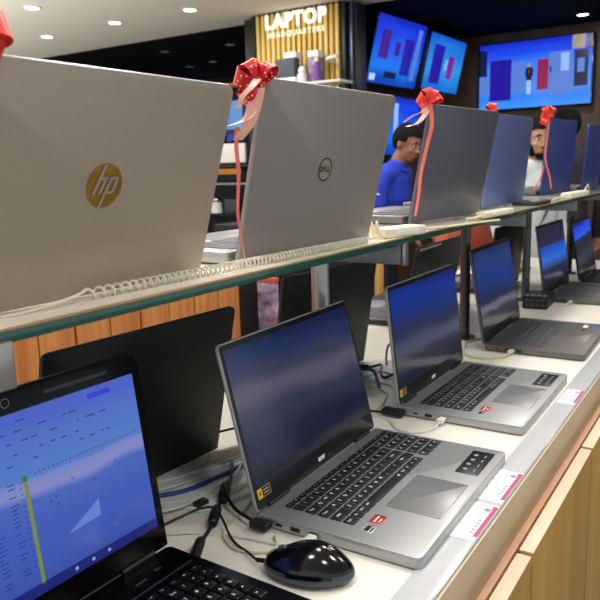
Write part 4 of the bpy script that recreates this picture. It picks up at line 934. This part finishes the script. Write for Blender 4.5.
def head_bm(bm, T):
    """head looking along +X, origin at its centre"""
    def ball(c, r, s=(1, 1, 1), sub=3):
        q = bmesh.new(); bmesh.ops.create_icosphere(q, subdivisions=sub, radius=r)
        for v in q.verts: v.co = T @ Vector((c[0]+v.co.x*s[0], c[1]+v.co.y*s[1], c[2]+v.co.z*s[2]))
        me = bpy.data.meshes.new('q'); q.to_mesh(me); q.free(); bm.from_mesh(me); bpy.data.meshes.remove(me)
    ball((-.008, 0, .025), .094, (1.02, .80, .98))       # cranium
    ball((.030, 0, -.025), .066, (.92, .88, 1.25))       # face
    ball((.048, 0, -.082), .030, (.95, 1.1, .8))         # chin
    ball((.020, 0, -.062), .050, (1.0, 1.02, .8))        # jaw
    for s_ in (-1, 1):
        ball((.062, s_*.032, -.026), .024, (.9, 1, .85))   # cheek
        ball((.074, s_*.030, .022), .016, (.8, 1.3, .55))   # brow ridge
        ball((-.006, s_*.077, -.008), .022, (.75, .35, 1.35))  # ear
    ball((.092, 0, -.012), .012, (.9, .75, 2.0)); ball((.103, 0, -.030), .0135, (1, 1.05, .8))   # nose
    for s_ in (-1, 1): ball((.094, s_*.011, -.033), .008)
    ball((.086, 0, -.058), .013, (.7, 1.7, .45)); ball((.083, 0, -.068), .013, (.75, 1.5, .5))    # lips
def hand(sk, wrist, d, down, side, i0):
    """palm, four fingers and a thumb grown from the wrist vertex i0; d = pointing direction, down = palm direction"""
    d = Vector(d).normalized(); down = Vector(down); down = (down-d*down.dot(d)).normalized(); w = d.cross(down).normalized()*side
    W_ = Vector(wrist)
    palm = sk.add(tuple(W_+d*.045), (.022, .030), i0); kn = sk.add(tuple(W_+d*.075), (.016, .032), palm)
    for k, (off, ln) in enumerate(((-.030, .068), (-.010, .076), (.010, .072), (.029, .056))):
        b0 = W_+d*.082+w*off; p1 = b0+d*ln*.45+down*ln*.12; p2 = p1+d*ln*.32+down*ln*.25; p3 = p2+d*ln*.18+down*ln*.28
        sk.chain([(tuple(b0), .0088), (tuple(p1), .0084), (tuple(p2), .0078), (tuple(p3), .0062)], kn)
    t0 = W_+d*.030-w*.030+down*.006; t1 = t0+d*.030-w*.018+down*.012; t2 = t1+d*.026-w*.004+down*.010
    sk.chain([(tuple(t0), .011), (tuple(t1), .0098), (tuple(t2), .0075)], palm)
def person(label, loc, rz, H, skin, top, top_kind, head_turn=0, head_nod=0, arms='bench', beard=False, lower='trousers', lean=0., strap=False, logo=False):
    k = H/1.75
    class Warp:
        def __matmul__(s, p):
            p = Vector(p); z = p.z-.95
            if lean and z > 0:
                a_ = lean*min(1, z/.3); p = Vector((p.x*math.cos(a_)+z*math.sin(a_), p.y, .95+z*math.cos(a_)-p.x*math.sin(a_)))
            return p*k
    Tw = Warp()
    hc = Vector((.045, 0, 1.628))
    HT = Matrix.Translation(hc) @ Euler((0, head_nod, head_turn)).to_matrix().to_4x4()
    sk = Skel()
    pel = sk.add((0, 0, .96), (.105, .135)); ch = sk.chain([((.0, 0, 1.10), (.092, .125)), ((.005, 0, 1.26), (.105, .150)), ((.0, 0, 1.38), (.085, .135)), ((.0, 0, 1.445), (.058, .075))], pel)
    nk = sk.chain([((.010, 0, 1.50), .054), ((.026, 0, 1.56), .052)], ch)
    arm_pts = {}
    for s_ in (-1, 1):
        sh = sk.add((-.005, s_*.175, 1.415), .056, ch)
        if arms == 'bench':   el, wr, hd = (.04, s_*.235, 1.165), (.23, s_*.18, 1.05), (.9, -s_*.15, -.35)
        else:                  el, wr, hd = (-.02, s_*.235, 1.135), (.06, s_*.225, .90), (.25, 0, -1)
        e = sk.chain([((-.005, s_*.215, 1.34), .052), (tuple((Vector((-.005, s_*.215, 1.34))+Vector(el))/2), .046), (el, .041)], sh)
        mid = tuple(Vector(el).lerp(Vector(wr), .4)); w_ = sk.chain([(mid, .039), (wr, .027)], e)
        hand(sk, wr, hd, (0, 0, -1) if arms == 'bench' else (.3, -s_, 0), s_, w_)
        arm_pts[s_] = (el, wr)
        hip = sk.add((0, s_*.078, .90), .082, pel)
        kn_ = sk.chain([((.012, s_*.092, .70), .076), ((.02, s_*.102, .50), .058), ((.0, s_*.108, .36), .058), ((-.012, s_*.11, .11), .040), ((-.01, s_*.112, .055), .042), ((.09, s_*.125, .035), .034), ((.15, s_*.13, .03), .026)], hip)
    bm = bmesh.new(); me = sk.mesh(1); to_bm(bm, me); bpy.data.meshes.remove(me); head_bm(bm, HT)
    for v in bm.verts: v.co = Tw @ v.co
    body = finish(bm, 'person', skin, None, .0060*k, 4)
    body.location = loc; body.rotation_euler = (0, 0, rz); tag(body, label, 'person')
    def part(name, m, fill, remesh=None, parent=body, sm=2):
        q = bmesh.new(); fill(q)
        for v in q.verts: v.co = Tw @ v.co
        return finish(q, name, m, parent, remesh, sm)
    # shirt: torso and sleeves a little larger than the body
    def shirt(q):
        g = Skel(); a0 = g.add((0, 0, .80), (.135, .182)); a0 = g.chain([((0, 0, .95), (.128, .172))], a0); c0 = g.chain([((.0, 0, 1.10), (.112, .145)), ((.005, 0, 1.27), (.122, .165)), ((.0, 0, 1.38), (.100, .150)), ((.004, 0, 1.452), (.068, .085)), ((.010, 0, 1.482), (.063, .066))], a0)
        for s_ in (-1, 1):
            el, wr = map(Vector, arm_pts[s_]); s0 = Vector((-.005, s_*.215, 1.34))
            pts = [((-.005, s_*.174, 1.416), .065), (tuple(s0), .061), (tuple((s0+el)/2), .055)]
            if top_kind == 'long': pts += [(tuple(el), .050), (tuple(el.lerp(wr, .5)), .046), (tuple(el.lerp(wr, .95)), .036)]
            else: pts += [(tuple(s0.lerp(el, .62)), .057)]
            g.chain(pts, c0-1)
        me_ = g.mesh(1); to_bm(q, me_); bpy.data.meshes.remove(me_)
    sh_ = part('shirt', top, shirt, .009*k, sm=6)
    q = bmesh.new(); q.from_mesh(sh_.data); bmesh.ops.bisect_plane(q, geom=q.verts[:]+q.edges[:]+q.faces[:], plane_co=(0, 0, .90*k), plane_no=(0, 0, 1), clear_inner=True); q.to_mesh(sh_.data); q.free()
    def trouser(q):
        g = Skel(); a0 = g.add((0, 0, .97), (.106, .136))
        for s_ in (-1, 1): g.chain([((0, s_*.080, .89), .092), ((.012, s_*.092, .70), .088), ((.02, s_*.105, .50), .074), ((.0, s_*.108, .36), .070), ((-.012, s_*.11, .10), .062)], a0)
        me_ = g.mesh(1); to_bm(q, me_); bpy.data.meshes.remove(me_)
    part('trousers', M[lower], trouser, .010*k, sm=5)
    def shoes(q):
        for s_ in (-1, 1):
            g = Skel(); a0 = g.add((-.045, s_*.112, .045), (.040, .036)); g.chain([((.03, s_*.118, .042), (.036, .040)), ((.11, s_*.127, .034), (.030, .040)), ((.165, s_*.132, .030), (.024, .032))], a0)
            me_ = g.mesh(1); to_bm(q, me_); bpy.data.meshes.remove(me_)
    part('shoes', M['shoe'], shoes, .009*k)
    def hair(q):
        c = bmesh.new(); bmesh.ops.create_icosphere(c, subdivisions=5, radius=1)
        rr = random.Random(5)
        for v in c.verts:
            d = v.co.copy(); bump = 1+.018*math.sin(d.x*23+d.z*17)*math.sin(d.y*19+d.z*11)
            v.co = Vector((-.010+d.x*.107*bump, d.y*.087*bump, .030+d.z*.104*bump))
        dele = [v for v in c.verts if (v.co.z < .055 and v.co.x > .045) or (v.co.z < .062 and v.co.x > .066) or (v.co.z < -.045) or (v.co.x > .018 and v.co.z < -.005) or (abs(v.co.y) > .05 and v.co.z < .012 and -.03 < v.co.x)]
        bmesh.ops.delete(c, geom=dele, context='VERTS')
        bmesh.ops.solidify(c, geom=c.faces[:], thickness=.012)
        mm = bpy.data.meshes.new('h'); c.to_mesh(mm); c.free(); to_bm(q, mm, HT); bpy.data.meshes.remove(mm)
    part('hair', M['hair'], hair)
    def balls(specs):
        def f(q):
            for c, r_, s_ in specs:
                b_ = bmesh.new(); bmesh.ops.create_icosphere(b_, subdivisions=2, radius=r_)
                for v in b_.verts: v.co = HT @ Vector((c[0]+v.co.x*s_[0], c[1]+v.co.y*s_[1], c[2]+v.co.z*s_[2]))
                mm = bpy.data.meshes.new('h'); b_.to_mesh(mm); b_.free(); q.from_mesh(mm); bpy.data.meshes.remove(mm)
        return f
    for s_ in (-1, 1):
        e = part('eye', M['eye'], balls([((.0775, s_*.030, .004), .0105, (.8, 1.2, .55))]))
        part('iris', M['iris'], balls([((.0855, s_*.030, .004), .0058, (.7, 1, 1))]), parent=e)
        part('eyebrow', M['hair'], balls([((.088, s_*.031, .026), .010, (.5, 1.9, .45))]))
    part('mouth', M['lips'], balls([((.0935, 0, -.0585), .009, (.6, 2.1, .5)), ((.0915, 0, -.067), .009, (.6, 1.9, .55))]))
    if beard:
        part('beard', M['hair'], balls([((.050, 0, -.088), .034, (1.02, 1.15, .85)), ((.030, .052, -.060), .028, (1.1, .55, 1.5)), ((.030, -.052, -.060), .028, (1.1, .55, 1.5)), ((.090, 0, -.0465), .012, (.6, 2.2, .38))]), .006*k)
    if top_kind == 'polo':
        def collar(q):
            b_ = bmesh.new(); n = 24; pr = []
            for zz, ra in ((1.470, .074), (1.500, .070), (1.478, .084)):
                pr.append([b_.verts.new((.012+ra*math.cos(2*PI*i/n)*.95, ra*math.sin(2*PI*i/n), zz-.02*max(0, math.cos(2*PI*i/n)))) for i in range(n)])
            for a_, c_ in ((pr[0], pr[1]), (pr[1], pr[2])):
                for i in range(n): b_.faces.new((a_[i], a_[(i+1) % n], c_[(i+1) % n], c_[i]))
            mm = bpy.data.meshes.new('h'); b_.to_mesh(mm); b_.free(); q.from_mesh(mm); bpy.data.meshes.remove(mm)
        part('collar', M['polo_dark'], collar, parent=sh_)
    if logo:
        el, wr = map(Vector, arm_pts[-1]); s0 = Vector((-.005, -.215, 1.34)); c = s0.lerp(el, .18)
        b_ = MB(); T_ = Matrix.Translation((c.x+.012, c.y-.066, c.z)) @ XF
        b_.cyl((-.022, 0, 0), .010, .002, 0, 12); b_.box((-.006, -.004, 0), (.03, .004, .002), 0); b_.v = [Tw @ (T_ @ p) for p in b_.v]; b_.build('sleeve_badge', M['white_matte'], sh_, (0, 0, 0))
        b_ = MB(); b_.box((-.135, -.06, 1.33), (-.112, .02, 1.355)); b_.v = [Tw @ p for p in b_.v]; b_.build('back_badge', M['white_matte'], sh_, (0, 0, 0))
    if strap:
        q = MB(); P = [(-.09, .12, 1.46), (.0, .11, 1.50), (.088, .085, 1.40), (.135, .0, 1.24), (.128, -.09, 1.10), (.06, -.165, 1.0)]
        q.strip([Tw @ Vector(p) for p in P], lambda t: Vector((0, .75, .66)), .045*k, 0, 6); q.build('strap', M['strap'], body, (0, 0, 0))
    return body
person('young man in a royal blue polo shirt looking down to the right behind the shelf', (-1.945, 3.925, -.86), .06, 1.60, M['skin'], M['polo'], 'polo', head_turn=-.30, head_nod=.06, logo=True, lean=.24)
person('bearded man in a pale shirt with dark strap facing the counter', (-1.0, 3.85, -.86), -.55, 1.56, M['skin_light'], M['shirt'], 'long', head_turn=-.50, head_nod=.05, beard=True, strap=True, arms='down')
person('person with black hair in a black jacket half hidden by the navy reflecting laptop', (-1.02, 4.70, -.86), 1.9, 1.655, M['skin_light'], M['jacket'], 'long', head_turn=.3, head_nod=.1, arms='down')

# ------------------------------------------------------------------ raise everything: floor at z = 0
for o in scn.objects:
    if o.parent is None: o.location.z += Z0

# ------------------------------------------------------------------ camera
cam = bpy.data.cameras.new('camera'); co = bpy.data.objects.new('camera', cam); COL.objects.link(co)
yaw, pitch, roll, HC, FPX = .5745, .1856, -.0278, .4785, 702.19
cy, sy, cp, sp = math.cos(yaw), math.sin(yaw), math.cos(pitch), math.sin(pitch)
fw = Vector((-sy*cp, cy*cp, -sp)); rt = Vector((cy, sy, 0)); u_ = rt.cross(fw)
rr = rt*math.cos(roll)+u_*math.sin(roll); uu = u_*math.cos(roll)-rt*math.sin(roll)
mw = Matrix(((rr.x, uu.x, -fw.x, 0), (rr.y, uu.y, -fw.y, 0), (rr.z, uu.z, -fw.z, HC+Z0), (0, 0, 0, 1)))
co.matrix_world = mw
cam.sensor_width = 36; cam.sensor_fit = 'HORIZONTAL'; cam.lens = 36*FPX/600; cam.clip_start = .05
cam.dof.use_dof = True; cam.dof.focus_distance = .98; cam.dof.aperture_fstop = 13
scn.camera = co

# ------------------------------------------------------------------ light
w = bpy.data.worlds.new('world'); w.use_nodes = True; scn.world = w
w.node_tree.nodes['Background'].inputs['Color'].default_value = (.86, .92, 1, 1); w.node_tree.nodes['Background'].inputs['Strength'].default_value = .78
def area(x, y, z, size, e, col=(1, .96, .90), shape='DISK', rot=(0, 0, 0)):
    l = bpy.data.lights.new('area_lamp', 'AREA'); l.shape = shape; l.size = size; l.energy = e; l.color = col
    o = bpy.data.objects.new('area_lamp', l); COL.objects.link(o); o.location = (x, y, z+Z0); o.rotation_euler = rot
area(-5.0, 1.4, .2, 2.0, 120, rot=(PI, 0, 0)); area(-2.2, -1.0, .6, 1.5, 30, rot=(PI, 0, 0)); area(-7.2, 3.0, .2, 1.6, 40, rot=(PI, 0, 0))  # added uplights out of view that brighten the ceiling
for x, y in ((-.55, .1), (-.55, 1.3), (-.55, 2.6), (.7, .2), (.7, 1.6), (.9, 3.2), (-1.9, .4), (-1.9, 1.9), (-2.0, 3.6), (-4, 1.5), (-4.3, 3.6), (-.4, 4.6)):
    area(x, y, 1.70, .35, 12.5)
area(-1.5, 6.4, 1.70, .3, 9)
area(-3.2, 4.35, 1.70, .25, 7)  # extra lamp added to brighten the gold slats of the sign
area(-4.6, 4.7, 1.70, .25, 6)
area(-1.6, 3.2, 1.70, .3, 8)
scn.view_settings.view_transform = 'Standard'; scn.view_settings.look = 'None'; scn.view_settings.exposure = 0; scn.view_settings.gamma = 1
